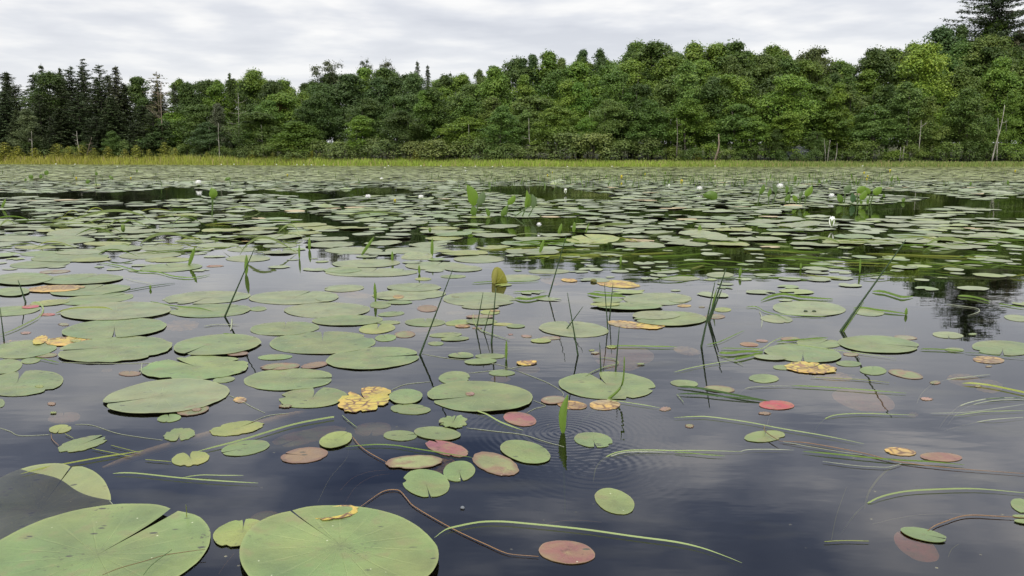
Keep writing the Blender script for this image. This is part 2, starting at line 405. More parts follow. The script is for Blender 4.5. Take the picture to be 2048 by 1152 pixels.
# ------------------------------------------------------------ trees
def rhombs(P, Nrm, size, aspect=1.0, rnd=nr):
    """one rhombic leaf clump per point: returns verts (4n,3) and faces (n,4)"""
    n = len(P)
    Nrm = Nrm / (np.linalg.norm(Nrm, axis=1, keepdims=True) + 1e-9)
    rv = rnd.normal(size=(n, 3)); a = np.cross(Nrm, rv); a /= (np.linalg.norm(a, axis=1, keepdims=True) + 1e-9)
    b = np.cross(Nrm, a)
    s = np.asarray(size).reshape(-1, 1)
    V = np.stack([P - a * s, P - b * s * aspect + Nrm * s * 0.25, P + a * s, P + b * s * aspect + Nrm * s * 0.25], axis=1).reshape(-1, 3)
    F = np.arange(4 * n, dtype=np.int32).reshape(-1, 4)
    return V, F
def lobed_crown(seed, H, W, base=0.12, lobes=34, per=120, leaf=(0.12, 0.22), lobe_r=(0.13, 0.2), top_sharp=1.0, flat=0.7, fill=(0.5, 1.0), shape='round'):
    rs = np.random.RandomState(seed)
    Ps, Ns, Ss, Vs, cents = [], [], [], [], []
    lean = rs.uniform(-0.12, 0.12, 2) * W
    for i in range(lobes):
        t = base + (1 - base) * rs.uniform(0.02, 0.97) ** 0.75
        if i < 4: t = 0.80 + 0.05 * i
        k = (t - base) / (1 - base)
        if shape == 'round': rad = (max(0.0, 1 - max(0, k - 0.18) ** 1.9 * 1.42)) ** 0.6 * (0.72 + 0.28 * min(1, k * 4))
        elif shape == 'oval': rad = (1 - k) ** 0.62 * (0.6 + 0.4 * min(1, k * 3.5)) * 1.12 + 0.03
        elif shape == 'top': rad = (max(0.0, 1 - abs((k - 0.55) / 0.5) ** 2)) ** 0.5
        else: rad = (1 - k) ** 0.8
        ang = rs.uniform(0, 2 * math.pi); q = rs.uniform(fill[0] * (1 - k) if k > 0.5 else fill[0], fill[1])
        r = W * rs.uniform(*lobe_r) * (0.75 + 0.5 * rad) * (1 - 0.25 * k * k)
        rr = max(0.0, W / 2 * rad * q - 0.4 * r)
        c = np.array([math.cos(ang) * rr + lean[0] * k, math.sin(ang) * rr + lean[1] * k, min(t * H, H - r * flat * rs.uniform(0.9, 1.9))])
        cents.append((c, r))
        n = int(per * rs.uniform(0.7, 1.3))
        d = rs.normal(size=(n, 3)); d /= np.linalg.norm(d, axis=1, keepdims=True)
        d[:, 2] = np.where(d[:, 2] < -0.35, -d[:, 2], d[:, 2])
        shell = rs.uniform(0.55, 1.08, (n, 1)) * (1 + 0.25 * np.sin(d[:, :1] * 5 + i) * np.cos(d[:, 1:2] * 6))
        Ps.append(c + d * r * shell * np.array([1, 1, flat]))
        Ns.append(d + rs.normal(size=(n, 3)) * 0.36 + np.array([0, 0, 0.45]))
        Ss.append(rs.uniform(leaf[0], leaf[1], n))
        tone = rs.uniform(0.36, 0.64)
        Vs.append(np.clip(tone + rs.normal(size=n) * 0.11, 0, 1))
        # stray sprays just outside the lobe
        e = max(4, n // 9)
        d2 = rs.normal(size=(e, 3)); d2 /= np.linalg.norm(d2, axis=1, keepdims=True); d2[:, 2] = np.abs(d2[:, 2])
        Ps.append(c + d2 * r * rs.uniform(1.05, 1.4, (e, 1))); Ns.append(rs.normal(size=(e, 3)) + np.array([0, 0, 0.3]))
        Ss.append(rs.uniform(leaf[0] * 0.7, leaf[1] * 0.8, e)); Vs.append(np.clip(tone + rs.normal(size=e) * 0.16, 0, 1))
    P = np.concatenate(Ps); P[:, 2] = np.maximum(P[:, 2], 0.05)
    V, F = rhombs(P, np.concatenate(Ns), np.concatenate(Ss), 0.8, rs)
    return V, F, np.concatenate(Vs), cents
def trunk_mesh(name, H, r0, cents, mat, seed, top=0.9, wob=0.25, limbs=9):
    rs = random.Random(seed); V, F = [], []
    pts, rad = [], []
    for i in range(9):
        k = i / 8
        pts.append(Vector((wob * math.sin(k * 4 + seed) * k, wob * math.cos(k * 3 + seed) * k, k * H * top - 0.4 * (i == 0)))); rad.append(r0 * (1 - 0.82 * k) * (1.35 if i == 0 else 1))
    tube_geo(V, F, pts, rad, 7)
    cs = list(cents); rs.shuffle(cs)
    for c, r in cs[:limbs]:
        e = Vector(c); z0 = max(0.12 * H, e.z - 0.55 * math.hypot(e.x, e.y) - 0.05 * H); k = min(z0 / (H * top), 0.97)
        s = Vector((wob * math.sin(k * 4 + seed) * k, wob * math.cos(k * 3 + seed) * k, z0))
        mid = s.lerp(e, 0.5) + Vector((0, 0, 0.15))
        tube_geo(V, F, [s, mid, e], [r0 * 0.42 * (1 - 0.5 * k), r0 * 0.25, r0 * 0.08], 5)
    return mesh_py(name, V, F, mat)
def needle_tree(seed, H, W, base=0.08, step=0.42, nb=7, tuft=0.3, size=(0.14, 0.26), droop=0.28, prof=0.8, lift=0.0, per=3, sparse=0.0, jag=0.25, start=0.15, asp=0.42, zj=0.5, thick=0.32):
    rs = np.random.RandomState(seed); P, Nn, S, Vv, br = [], [], [], [], []
    z = H * base
    while z < H * 0.985:
        k = (z / H - base) / (1 - base)
        if prof > 0: R0 = W / 2 * (1 - k) ** prof + 0.12
        else: R0 = W / 2 * (0.45 + 0.9 * math.sin(math.pi * min(1, (1 - k) * 0.62 + 0.03))) * (1 - k ** 5)
        n = max(3, int(nb * (0.5 + 0.6 * (1 - k))))
        a0 = rs.uniform(0, 6.28)
        for b in range(n):
            if rs.uniform() < sparse: continue
            a = a0 + b * 6.283 / n + rs.uniform(-0.3, 0.3); zb_ = z + rs.uniform(-0.5, 0.5) * zj * step; Ln = R0 * rs.uniform(1 - jag, 1 + jag * 0.6)
            tone = rs.uniform(0.3, 0.7); m_ = max(2, int(Ln / tuft)); pts = []
            for j in range(m_ + 1):
                s = start + (1 - start) * j / m_
                zz_ = zb_ - droop * Ln * s + lift * Ln * s * s
                c = np.array([math.cos(a) * Ln * s, math.sin(a) * Ln * s, zz_]); pts.append(Vector(c))
                sp = tuft * 0.55 * (1.15 - 0.5 * s)
                for q in range(per):
                    P.append(c + rs.normal(size=3) * np.array([sp, sp, sp * thick]))
                    Nn.append(np.array([math.cos(a) * 0.25, math.sin(a) * 0.25, 1.0]) + rs.normal(size=3) * 0.55)
                    S.append(rs.uniform(*size) * (1.2 - 0.35 * k)); Vv.append(min(1, max(0, tone + rs.normal() * 0.15)))
            br.append((Vector((0, 0, z + 0.05 * Ln)), pts[-1]))
        z += step * rs.uniform(0.75, 1.25) * (1.15 - 0.45 * k)
    for q in range(14):
        P.append(np.array([rs.normal() * 0.05, rs.normal() * 0.05, H * 0.96 + q * H * 0.003])); Nn.append(rs.normal(size=3)); S.append(size[0] * 0.7); Vv.append(0.5)
    V, F = rhombs(np.array(P), np.array(Nn), np.array(S), asp, rs)
    return V, F, np.array(Vv), br
def needle_trunk(name, H, r0, br, mat, every=2):
    V, F = [], []
    tube_geo(V, F, [Vector((0, 0, -0.4)), Vector((0.03, 0, H * 0.35)), Vector((0, 0.03, H * 0.7)), Vector((0, 0, H * 0.99))], [r0 * 1.2, r0 * 0.8, r0 * 0.45, 0.02], 7)
    for i, (a, b) in enumerate(br):
        if i % every: continue
        tube_geo(V, F, [a, a.lerp(b, 0.5) + Vector((0, 0, 0.02)), b], [r0 * 0.16, r0 * 0.1, 0.012], 4)
    return mesh_py(name, V, F, mat)

PROTO = {}
def add_proto(kind, crown, H, W, trunk_me, mat):
    V, F, va = crown[:3]
    me = mesh_np('crown', V, F, (mat,), fattr={'var': va})
    PROTO.setdefault(kind, []).append((me, trunk_me, H, W))
for i in range(6):
    c = lobed_crown(100 + i, 13, 8, base=0.14, lobes=120, per=150, leaf=(0.06, 0.14), lobe_r=(0.08, 0.15), fill=(0.45, 1.05), flat=0.9, shape='round' if i % 2 else 'oval')
    add_proto('broad', c, 13, 8, trunk_mesh('trunk', 13, 0.20, c[3], M_bark, i), M_leaf)
for i in range(4):
    c = lobed_crown(130 + i, 13, 6, base=0.10, lobes=90, per=120, leaf=(0.06, 0.13), lobe_r=(0.09, 0.15), shape='oval', flat=1.15, fill=(0.25, 1.1))
    add_proto('slim', c, 13, 6, trunk_mesh('trunk', 13, 0.11, c[3], M_pale if i % 2 else M_bark, 20 + i), M_leaf)
for i in range(3):
    c = lobed_crown(150 + i, 12, 6, base=0.50, lobes=26, per=110, leaf=(0.06, 0.13), lobe_r=(0.09, 0.16), shape='top', flat=0.6, fill=(0.3, 1.15))
    add_proto('round_pine', c, 12, 6, trunk_mesh('trunk', 12, 0.13, c[3], M_bark, 40 + i, limbs=15), M_needle)
for i in range(4):
    c = needle_tree(200 + i, 14, 6.0, base=0.03, step=0.30, nb=9, per=6, tuft=0.24, size=(0.09, 0.20), zj=1.2)
    add_proto('spruce', c, 14, 6.0, needle_trunk('trunk', 14, 0.16, c[3], M_bark), M_needle)
for i in range(3):
    c = needle_tree(230 + i, 15, 7.5, base=0.05, step=0.40, nb=8, per=9, droop=0.02, lift=0.16, prof=0.60, tuft=0.28, size=(0.08, 0.19), sparse=0.15, jag=0.45, zj=1.1)
    add_proto('pine', c, 15, 7.5, needle_trunk('trunk', 15, 0.18, c[3], M_bark), M_needle)
c = needle_tree(260, 22, 13.5, base=0.10, step=0.55, nb=9, per=19, droop=-0.04, lift=0.10, prof=0.45, tuft=0.42, size=(0.09, 0.20), sparse=0.08, jag=0.5, start=0.12, asp=0.40, zj=1.0, thick=0.55)
add_proto('big_pine', c, 22, 13.5, needle_trunk('trunk', 22, 0.32, c[3], M_bark, 1), M_needle)
c = needle_tree(270, 12, 5.2, base=0.30, step=0.5, nb=7, per=3, droop=0.05, lift=0.12, prof=0.55, tuft=0.36, sparse=0.35, jag=0.45)
add_proto('thin_pine', c, 12, 5.2, needle_trunk('trunk', 12, 0.16, c[3], M_dead, 1), M_needle)
for i in range(4):
    c = lobed_crown(300 + i, 3.2, 4.4, base=0.03, lobes=26, per=85, leaf=(0.055, 0.11), lobe_r=(0.13, 0.2), shape='round', flat=0.9)
    tv, tf = [], []
    for q, (cc_, r_) in enumerate(c[3][:12]):
        e = Vector(cc_); tube_geo(tv, tf, [Vector((e.x * 0.15, e.y * 0.15, -0.2)), Vector((e.x * 0.5, e.y * 0.5, e.z * 0.6)), e], [0.03, 0.022, 0.01], 4)
    add_proto('shrub', c, 3.2, 4.4, mesh_py('stems', tv, tf, M_bark), M_leaf)
for i in range(3):
    c = needle_tree(330 + i, 2.6, 1.5, base=0.05, step=0.16, nb=7, per=3, tuft=0.13, size=(0.05, 0.10), droop=-0.25, prof=0.75, jag=0.35)
    add_proto('sapling', c, 2.6, 1.5, needle_trunk('trunk', 2.6, 0.025, c[3], M_bark), M_needle)

NAMES = {'broad': ('broadleaf_tree', 'tree'), 'slim': ('slender_tree', 'tree'), 'round_pine': ('pine_tree', 'tree'), 'spruce': ('spruce_tree', 'tree'),
         'pine': ('pine_tree', 'tree'), 'big_pine': ('pine_tree', 'tree'), 'thin_pine': ('pine_tree', 'tree'), 'shrub': ('willow_shrub', 'shrub'), 'sapling': ('larch_sapling', 'sapling')}
def put_tree(kind, px, top, wpx, off, col, desc, label=None, group=None, tint=0.22, rot=None, pi=None):
    Y = shore_y(px) + off
    zg = ground_z(at(px, Y).x, Y)
    b = at(px, Y, zg)
    zt = on_y(px, top, Y).z
    hp = 318 - top
    if kind in ('slim', 'broad'): wpx = max(wpx, (0.34 if kind == 'slim' else 0.66) * hp)
    elif kind in ('spruce', 'pine'): wpx = max(wpx, 0.24 * hp)
    H = max(1.0, zt - zg)
    W = wpx / FPX * depth_of(Vector((b.x, Y, zg)))
    ps = PROTO[kind]; me, tm, H0, W0 = ps[rng.randrange(len(ps)) if pi is None else pi]
    nm, cat = NAMES[kind]
    root = bpy.data.objects.new(nm, None); root.empty_display_size = 0.3; link(root)
    root.location = b; root.scale = (W / W0, W / W0, H / H0); root.rotation_euler = (0, 0, rng.uniform(0, 6.28) if rot is None else rot)
    cr = link(bpy.data.objects.new('crown', me), root)
    link(bpy.data.objects.new('stems' if kind == 'shrub' else 'trunk', tm), root)
    j = rng.uniform(1 - tint, 1 + tint)
    if col not in (DK, CF, MD, YG, BL, GR, OL): col = (col[0] * 1.4, col[1] * 1.25, col[2] * 1.0)
    cr.color = (col[0] * j * rng.uniform(0.88, 1.0), col[1] * j, col[2] * j * rng.uniform(0.9, 1.1), 1)
    thing(root, cat, label, desc, px, top, group, 'shore')
    return root
DK, CF, MD, YG, BL, GR, OL = (0.066, 0.104, 0.020), (0.046, 0.064, 0.022), (0.130, 0.195, 0.026), (0.175, 0.250, 0.030), (0.074, 0.118, 0.032), (0.140, 0.178, 0.048), (0.115, 0.160, 0.032)
BR = (0.15, 0.085, 0.045)
# the skyline, tree by tree: kind, x, top, width, metres back, colour, label
SKY = [
 ('broad', -60, 150, 110, 20, DK, 'dark broadleaf tree at the far left end of the forest skyline'),
 ('spruce', 30, 142, 80, 18, CF, 'dark spruce at the left end of the skyline, blunt top'),
 ('spruce', 99, 126, 66, 19, CF, 'pointed dark spruce, first tall spire from the left on the skyline'),
 ('spruce', 135, 133, 52, 17, CF, 'narrow dark spruce tucked between two taller spires at far left'),
 ('pine', 157, 130, 60, 16, CF, 'slim dark pine just left of the tallest left-hand conifer'),
 ('pine', 181, 119, 85, 18, CF, 'tallest conifer of the dark stand at the left of the pond'),
 ('pine', 212, 127, 90, 15, CF, 'broad dark pine just right of the tallest left-hand conifer'),
 ('spruce', 245, 130, 86, 15, (0.040, 0.048, 0.026), 'brownish dark spruce closing the right side of the left stand'),
 ('broad', 300, 196, 70, 22, DK, 'low dark tree in the skyline dip left of the half-bare pine'),
 ('thin_pine', 325, 143, 74, 14, (0.07, 0.075, 0.035), 'half-bare pine with bare reddish branches standing alone on skyline'),
 ('spruce', 358, 166, 52, 15, CF, 'small dark spruce right beside the half-bare pine'),
 ('broad', 424, 160, 68, 18, DK, 'round dark broadleaf crown right of the half-bare pine'),
 ('spruce', 468, 143, 44, 20, DK, 'narrow dark conifer rising left of the wide round oak crown'),
 ('broad', 507, 140, 96, 20, MD, 'wide round green crown, highest broadleaf left of the pond centre'),
 ('spruce', 529, 143, 18, 26, GR, 'thin grey spire poking up behind the wide round green crown'),
 ('broad', 566, 160, 92, 20, MD, 'green broadleaf crown sloping down right of the wide round crown'),
 ('broad', 622, 164, 80, 22, DK, 'dark broadleaf crown left of the round-headed old pine'),
 ('round_pine', 672, 120, 78, 24, (0.045, 0.056, 0.028), 'round-headed old pine with clumped dark boughs above the canopy'),
 ('round_pine', 732, 118, 40, 25, CF, 'narrow clump-topped pine above the canopy, middle of three pines'),
 ('round_pine', 779, 121, 52, 25, (0.055, 0.062, 0.034), 'brown-green flat-boughed pine, right-hand of the three clump-topped pines'),
 ('spruce', 838, 120, 46, 24, CF, 'sharp spiky spruce top right of the three clump-topped pines'),
 ('spruce', 858, 128, 26, 25, CF, 'thin spiky spire touching the sharp spruce on its right'),
 ('broad', 800, 152, 120, 20, DK, 'dark wide crown under the clump-topped pines'),
 ('broad', 882, 150, 90, 20, DK, 'dark crown filling the low skyline left of the lone spire'),
 ('broad', 938, 148, 90, 20, MD, 'green crown right beside the small lone spire'),
 ('spruce', 903, 142, 26, 26, CF, 'small lone spire in the low skyline before the central rise'),
 ('slim', 961, 135, 48, 20, GR, 'pale feathery treetop at the start of the central rise'),
 ('slim', 1010, 140, 42, 22, BL, 'bluish slender treetop left of the twin tops'),
 ('slim', 1046, 116, 34, 22, BL, 'left-hand one of the twin slender treetops'),
 ('slim', 1068, 107, 42, 22, BL, 'right-hand and taller one of the twin slender treetops'),
 ('slim', 1099, 113, 26, 23, DK, 'narrow dark treetop right of the twin treetops'),
 ('slim', 1124, 114, 46, 21, GR, 'soft pale treetop between the twin tops and the tall pair'),
 ('slim', 1160, 97, 40, 22, BL, 'left tree of the tall pair on the central skyline'),
 ('slim', 1200, 94, 60, 22, BL, 'right and fuller tree of the tall pair on central skyline'),
 ('slim', 1258, 91, 56, 23, DK, 'dark open treetop left of the broad oak crowns'),
 ('broad', 1303, 84, 92, 20, DK, 'broad dark crown at the left shoulder of the highest canopy'),
 ('broad', 1368, 84, 90, 20, MD, 'broad green crown on the highest canopy, second from its left'),
 ('broad', 1415, 86, 80, 21, MD, 'round crown in the middle of the highest canopy'),
 ('broad', 1474, 84, 80, 20, DK, 'dark crown at the right end of the highest canopy'),
 ('slim', 1530, 100, 26, 25, DK, 'thin upright treetop just right of the highest canopy'),
 ('slim', 1557, 96, 34, 25, GR, 'pale thin treetop with bare twigs right of the highest canopy'),
 ('broad', 1620, 98, 72, 20, (0.06, 0.085, 0.03), 'domed lone crown standing in the skyline gap'),
 ('broad', 1668, 128, 60, 21, DK, 'low dark crown right of the domed lone crown'),
 ('broad', 1718, 97, 82, 20, DK, 'round dark crown midway between domed crown and yellow-green maple'),
 ('slim', 1800, 96, 60, 19, GR, 'grey-green ragged top at the left side of the yellow-green maple'),
 ('broad', 1835, 90, 150, 13, YG, 'huge yellow-green maple crown below the tall layered pine'),
 ('broad', 1872, 52, 80, 22, BL, 'bluish leafy treetop beside the tall layered pine'),
 ('big_pine', 1964, -46, 265, 24, (0.036, 0.062, 0.030), 'tall white pine with layered boughs towering at the right'),
 ('round_pine', 2034, 50, 66, 20, (0.06, 0.06, 0.035), 'brownish ragged pine top right of the tall layered pine'),
 ('broad', 1960, 95, 130, 15, DK, 'dark crown directly under the boughs of the tall layered pine'),
 ('broad', 2060, 88, 120, 15, MD, 'green crown under the right side of the layered pine'),
 ('broad', 2170, 96, 130, 17, DK, 'dark crown beyond the right end of the photograph skyline'),
 ('broad', 2280, 110, 140, 17, MD, 'green crown further along the right shore'),
 ('broad', -170, 160, 130, 18, DK, 'dark crown further along the left shore'),
 ('spruce', -260, 140, 90, 18, CF, 'dark spruce further along the left shore'),
]
for k, x, tp, w, off, col, lb in SKY:
    put_tree(k, x, tp, w, off, col, None, label=lb, group='trees on the forest skyline', pi=0 if k == 'big_pine' else None)
sky_x = [s[1] for s in sorted(SKY, key=lambda s: s[1])]; sky_y = [s[2] for s in sorted(SKY, key=lambda s: s[1])]
def skyline(x):
    i = np.argsort([s[1] for s in SKY]); xs = np.array([s[1] for s in SKY])[i]; ys = np.array([s[2] for s in SKY], float)[i]
    m_ = (np.abs(xs - x) < 75); return float(ys[m_].mean()) if m_.any() else float(np.interp(x, xs, ys))

# hand-placed trees below the skyline
MID = [
 ('slim', 60, 215, 70, 5.5, (0.085, 0.12, 0.06), 'pale grey-green small tree with white trunks near left edge'),
 ('broad', 235, 262, 60, 5, DK, 'small dark tree at the foot of the left conifer stand'),
 ('broad', 325, 240, 90, 7, BL, 'bushy dark tree in front of the half-bare pine'),
 ('slim', 438, 205, 60, 8, (0.085, 0.105, 0.065), 'grey-green thin tree right behind the pale dead trunk'),
 ('broad', 535, 200, 110, 8, (0.07, 0.125, 0.028), 'mid green maple with a clear rounded crown left of centre'),
 ('slim', 566, 193, 44, 11, (0.15, 0.12, 0.045), 'tree with an autumn-brown patch behind the rounded maple'),
 ('broad', 615, 200, 100, 8, DK, 'dark maple right of the rounded mid green maple'),
 ('slim', 845, 180, 70, 8, (0.075, 0.145, 0.030), 'fresh light green tree standing out in the dark middle forest'),
 ('pine', 990, 196, 66, 9, (0.075, 0.095, 0.045), 'grey-green young pine in the middle forest'),
 ('slim', 1045, 218, 60, 7, (0.085, 0.14, 0.040), 'small light green tree beside the grey dead trunk'),
 ('broad', 1160, 165, 90, 10, (0.085, 0.16, 0.028), 'bright yellow-green crown in the middle of the forest wall'),
 ('broad', 1240, 140, 130, 10, (0.072, 0.135, 0.028), 'big green crown left of the tall poplar'),
 ('slim', 1365, 118, 100, 9, (0.09, 0.15, 0.035), 'tall pale green poplar reaching up to the skyline'),
 ('broad', 1290, 200, 120, 7, (0.06, 0.12, 0.026), 'rounded mid green crown in front of the tall poplar'),
 ('broad', 1450, 150, 130, 9, MD, 'green crown right of the tall pale poplar'),
 ('broad', 1560, 150, 140, 8, (0.095, 0.165, 0.028), 'bright maple with layered yellow-green boughs above the hidden car'),
 ('broad', 1500, 232, 110, 5, MD, 'low bushy maple left of the hidden car'),
 ('slim', 1665, 165, 90, 8, MD, 'feathery birch with three pale trunks right of the hidden car'),
 ('slim', 1810, 160, 110, 6, (0.075, 0.125, 0.038), 'soft green birch with a pale forked trunk'),
 ('broad', 1740, 170, 110, 11, DK, 'dark crown behind the feathery birch'),
 ('slim', 1930, 200, 90, 6, (0.075, 0.11, 0.034), 'small yellow-green tree near the leaning pale trunk'),
 ('broad', 2050, 160, 120, 10, MD, 'green crown behind the leaning pale trunk at far right'),
 ('broad', 1175, 235, 70, 5, (0.10, 0.18, 0.03), 'small bright yellow-green tree at the edge of the marsh'),
]
for k, x, tp, w, off, col, lb in MID:
    put_tree(k, x, tp, w, off, col, None, label=lb, group='trees in the forest wall')
# the rest of the wall of trees
for row, (off, drop, stp, wpx) in enumerate(((23, 7, 50, 110), (16, 26, 55, 120), (10.5, 62, 68, 125), (6.0, 105, 92, 115))):
    x = -300 + row * 17
    while x < 2380:
        sk = skyline(x); base_y = 318
        tp = sk + drop * (base_y - sk) / 210 + rng.uniform(-16, 16)
        if x < 330:
            kind = rng.choice(['spruce', 'pine', 'spruce', 'broad']); col = CF if kind != 'broad' else DK
        elif x < 900: kind = rng.choice(['broad', 'broad', 'slim', 'broad']); col = rng.choice([DK, DK, BL, MD])
        else: kind = rng.choice(['broad', 'broad', 'broad', 'slim']); col = rng.choice([MD, DK, MD, (0.068, 0.125, 0.028), OL])
        tone = {id(CF): 'dark needled', id(DK): 'dark green', id(BL): 'bluish green', id(MD): 'mid green', id(OL): 'olive green'}.get(id(col), 'fresh green')
        nm = {'spruce': 'spruce', 'pine': 'pine', 'broad': 'broadleaf', 'slim': 'slender tree'}[kind]
        dd = ('small ' if row == 3 else '') + tone + ' ' + nm
        put_tree(kind, x, tp, wpx * rng.uniform(0.8, 1.3) * (0.75 if kind in ('slim', 'spruce') else 1), off + rng.uniform(-1.5, 1.5), col, dd, group='trees in the forest wall')
        x += stp * rng.uniform(0.75, 1.25)

# shrubs along the marsh
x = -200
SG = (0.088, 0.130, 0.042)
while x < 2300:
    if x < 480: tp, w, c = rng.uniform(280, 296), rng.uniform(45, 75), rng.choice([OL, DK, SG])
    elif x < 1090: tp, w, c = rng.uniform(272, 292), rng.uniform(70, 120), rng.choice([SG, (0.105, 0.142, 0.048), SG])
    elif x < 1320: tp, w, c = rng.uniform(262, 285), rng.uniform(80, 120), rng.choice([SG, (0.11, 0.145, 0.046)])
    else: tp, w, c = rng.uniform(278, 304), rng.uniform(50, 90), rng.choice([DK, MD, OL, (0.085, 0.13, 0.03)])
    big = 'large' if w > 90 else 'rounded'
    if not (1535 < x < 1640):
        put_tree('shrub', x, tp, w, rng.uniform(2.6, 4.5) + (2.5 if x < 500 else 0), c, big + ' ' + ('grey-green' if c[0] * 1.4 > c[1] else 'green') + ' willow shrub', group='shrubs along the marsh edge', tint=0.1)
    x += w * rng.uniform(0.42, 0.62)
for x, tp, w, o_f in ((1558, 299, 44, 2.6), (1596, 304, 40, 2.2), (1626, 298, 42, 2.6)):
    put_tree('shrub', x, tp, w, o_f, DK, 'low dark shrub', group='shrubs along the marsh edge')
for x, tp, w in ((1548, 258, 60), (1630, 262, 60)):
    put_tree('broad', x, tp, w, 4.2, DK, 'small dark sapling screening the hidden car', group='trees in the forest wall')
YL = (0.17, 0.185, 0.032)
for x, tp, w in [(-60, 288, 40), (12, 285, 46), (38, 292, 30), (72, 296, 28), (118, 288, 40), (140, 293, 28), (165, 290, 34), (190, 296, 24), (218, 293, 26), (252, 298, 22), (275, 290, 32), (300, 299, 20),
                 (332, 285, 34), (352, 296, 20), (415, 304, 18), (505, 300, 20), (588, 290, 24), (547, 304, 16), (625, 302, 16), (832, 300, 20), (1392, 300, 22), (640, 306, 14)]:
    put_tree('sapling', x, tp, w, rng.uniform(1.2, 2.6), YL, 'yellow-green larch sapling', group='yellow saplings on the marsh', tint=0.12)

# bare and pale trunks
def snag(name, px0, py0, px1, py1, wpx, off, mat, label, limbs=5, fork=False, cat='dead tree', lean3=0.0):
    Y = shore_y(px0) + off
    zg = ground_z(at(px0, Y).x, Y) - 0.2
    a = at(px0, Y, zg); b = on_y(px1, py1, Y); b.y += lean3
    r0 = wpx * 0.72 / 2 / FPX * Y
    root = bpy.data.objects.new(name, None); link(root); root.location = a
    V, F = [], []; n = 8; pts = []
    for i in range(n):
        k = i / (n - 1); p_ = a.lerp(b, k) - a; p_ += Vector((math.sin(k * 7 + px0) * r0 * 0.5, math.cos(k * 5) * r0, 0)); pts.append(p_)
    tube_geo(V, F, pts, [r0 * (1 - 0.7 * i / (n - 1)) for i in range(n)], 7)
    me = mesh_py('trunk', V, F, mat); link(bpy.data.objects.new('trunk', me), root)
    for i in range(limbs):
        V, F = [], []; k = rng.uniform(0.35, 0.97); s = pts[int(k * (n - 1))]; sd = rng.choice([-1, 1]); ln = (b - a).length * rng.uniform(0.08, 0.2)
        e = s + Vector((sd * ln * rng.uniform(0.5, 1), rng.uniform(-0.4, 0.4) * ln, ln * rng.uniform(0.1, 0.8))); md = s.lerp(e, 0.5) + Vector((0, 0, -0.06 * ln))
        tube_geo(V, F, [s, md, e], [r0 * 0.4, r0 * 0.25, r0 * 0.08], 4)
        tube_geo(V, F, [md, md + (e - s) * 0.3 + Vector((0, 0, ln * 0.2))], [r0 * 0.2, r0 * 0.06], 4)
        link(bpy.data.objects.new('branch', mesh_py('branch', V, F, mat)), root)
    thing(root, cat, label, group='bare trunks along the shore')
    return root
snag('dead_tree', 66, 300, 63, 262, 3.0, 3.0, M_pale, 'short white trunk below the pale tree near the left edge', 2)
snag('dead_tree', 163, 296, 153, 262, 3.2, 3.0, M_pale, 'white dead trunk leaning left below the dark conifers', 3)
snag('dead_tree', 168, 297, 184, 274, 2.2, 2.6, M_dead, 'fallen grey dead top with spread branches beside white dead trunk', 8)
snag('dead_tree', 326, 250, 322, 165, 3.6, 7.0, M_dead, 'bare reddish-grey dead pine with spreading branches, left of centre', 12)
snag('dead_tree', 439, 300, 437, 246, 2.8, 3.5, M_pale, 'straight pale dead trunk among the shrubs left of centre', 2)
snag('dead_tree', 529, 272, 522, 250, 2.2, 4.5, M_pale, 'short pale stem leaning under the rounded maple', 1)
snag('dead_tree', 480, 230, 476, 186, 2.4, 7.5, M_pale, 'grey bare treetop with fine twigs left of the rounded maple', 7)
snag('dead_tree', 942, 275, 937, 248, 2.6, 4.6, M_pale, 'short leaning pale snag in the middle forest', 1)
snag('dead_tree', 1062, 292, 1057, 236, 3.0, 4.6, M_pale, 'tall thin grey dead trunk right of centre', 3)
snag('dead_tree', 1181, 250, 1179, 222, 2.2, 4.6, M_pale, 'small pale bare stem above the marsh edge shrubs', 1)
snag('broken_stump', 1430, 312, 1439, 268, 8.0, 2.4, M_dead, 'broken splintered brown stump under the tall poplar', 2)
snag('birch_trunk', 1354, 314, 1354, 236, 4.0, 2.6, M_bark, 'straight grey trunk at the foot of the tall poplar', 2, cat='tree trunk')
snag('birch_trunk', 1651, 305, 1649, 278, 2.2, 2.6, M_pale, 'left one of three white birch trunks right of the hidden car', 1, cat='tree trunk')
snag('birch_trunk', 1653, 304, 1660, 280, 3.0, 2.8, M_pale, 'middle one of three white birch trunks right of the hidden car', 1, cat='tree trunk')
snag('birch_trunk', 1669, 301, 1675, 286, 3.0, 2.8, M_pale, 'right and leaning one of three white birch trunks', 1, cat='tree trunk')
snag('birch_trunk', 1799, 318, 1801, 294, 3.0, 2.6, M_pale, 'left stem of the two white stems under the soft birch', 1, cat='tree trunk')
snag('birch_trunk', 1804, 318, 1808, 292, 3.0, 2.6, M_pale, 'right stem of the two white stems under the soft birch', 1, cat='tree trunk')
snag('birch_trunk', 1836, 300, 1842, 240, 3.2, 4.0, M_pale, 'grey trunk showing in the gap right of the soft birch', 3, cat='tree trunk')
snag('leaning_birch', 1982, 320, 2010, 210, 4.2, 1.8, M_pale, 'long pale leaning birch trunk near the right edge', 1, cat='tree')
snag('birch_trunk', 1994, 262, 1996, 236, 3.0, 2.4, M_pale, 'short pale stub beside the long leaning trunk', 1, cat='tree trunk')
snag('dead_tree', 1536, 146, 1538, 120, 2.6, 19, M_pale, 'white bare twin twig top above the canopy, right of centre', 4)

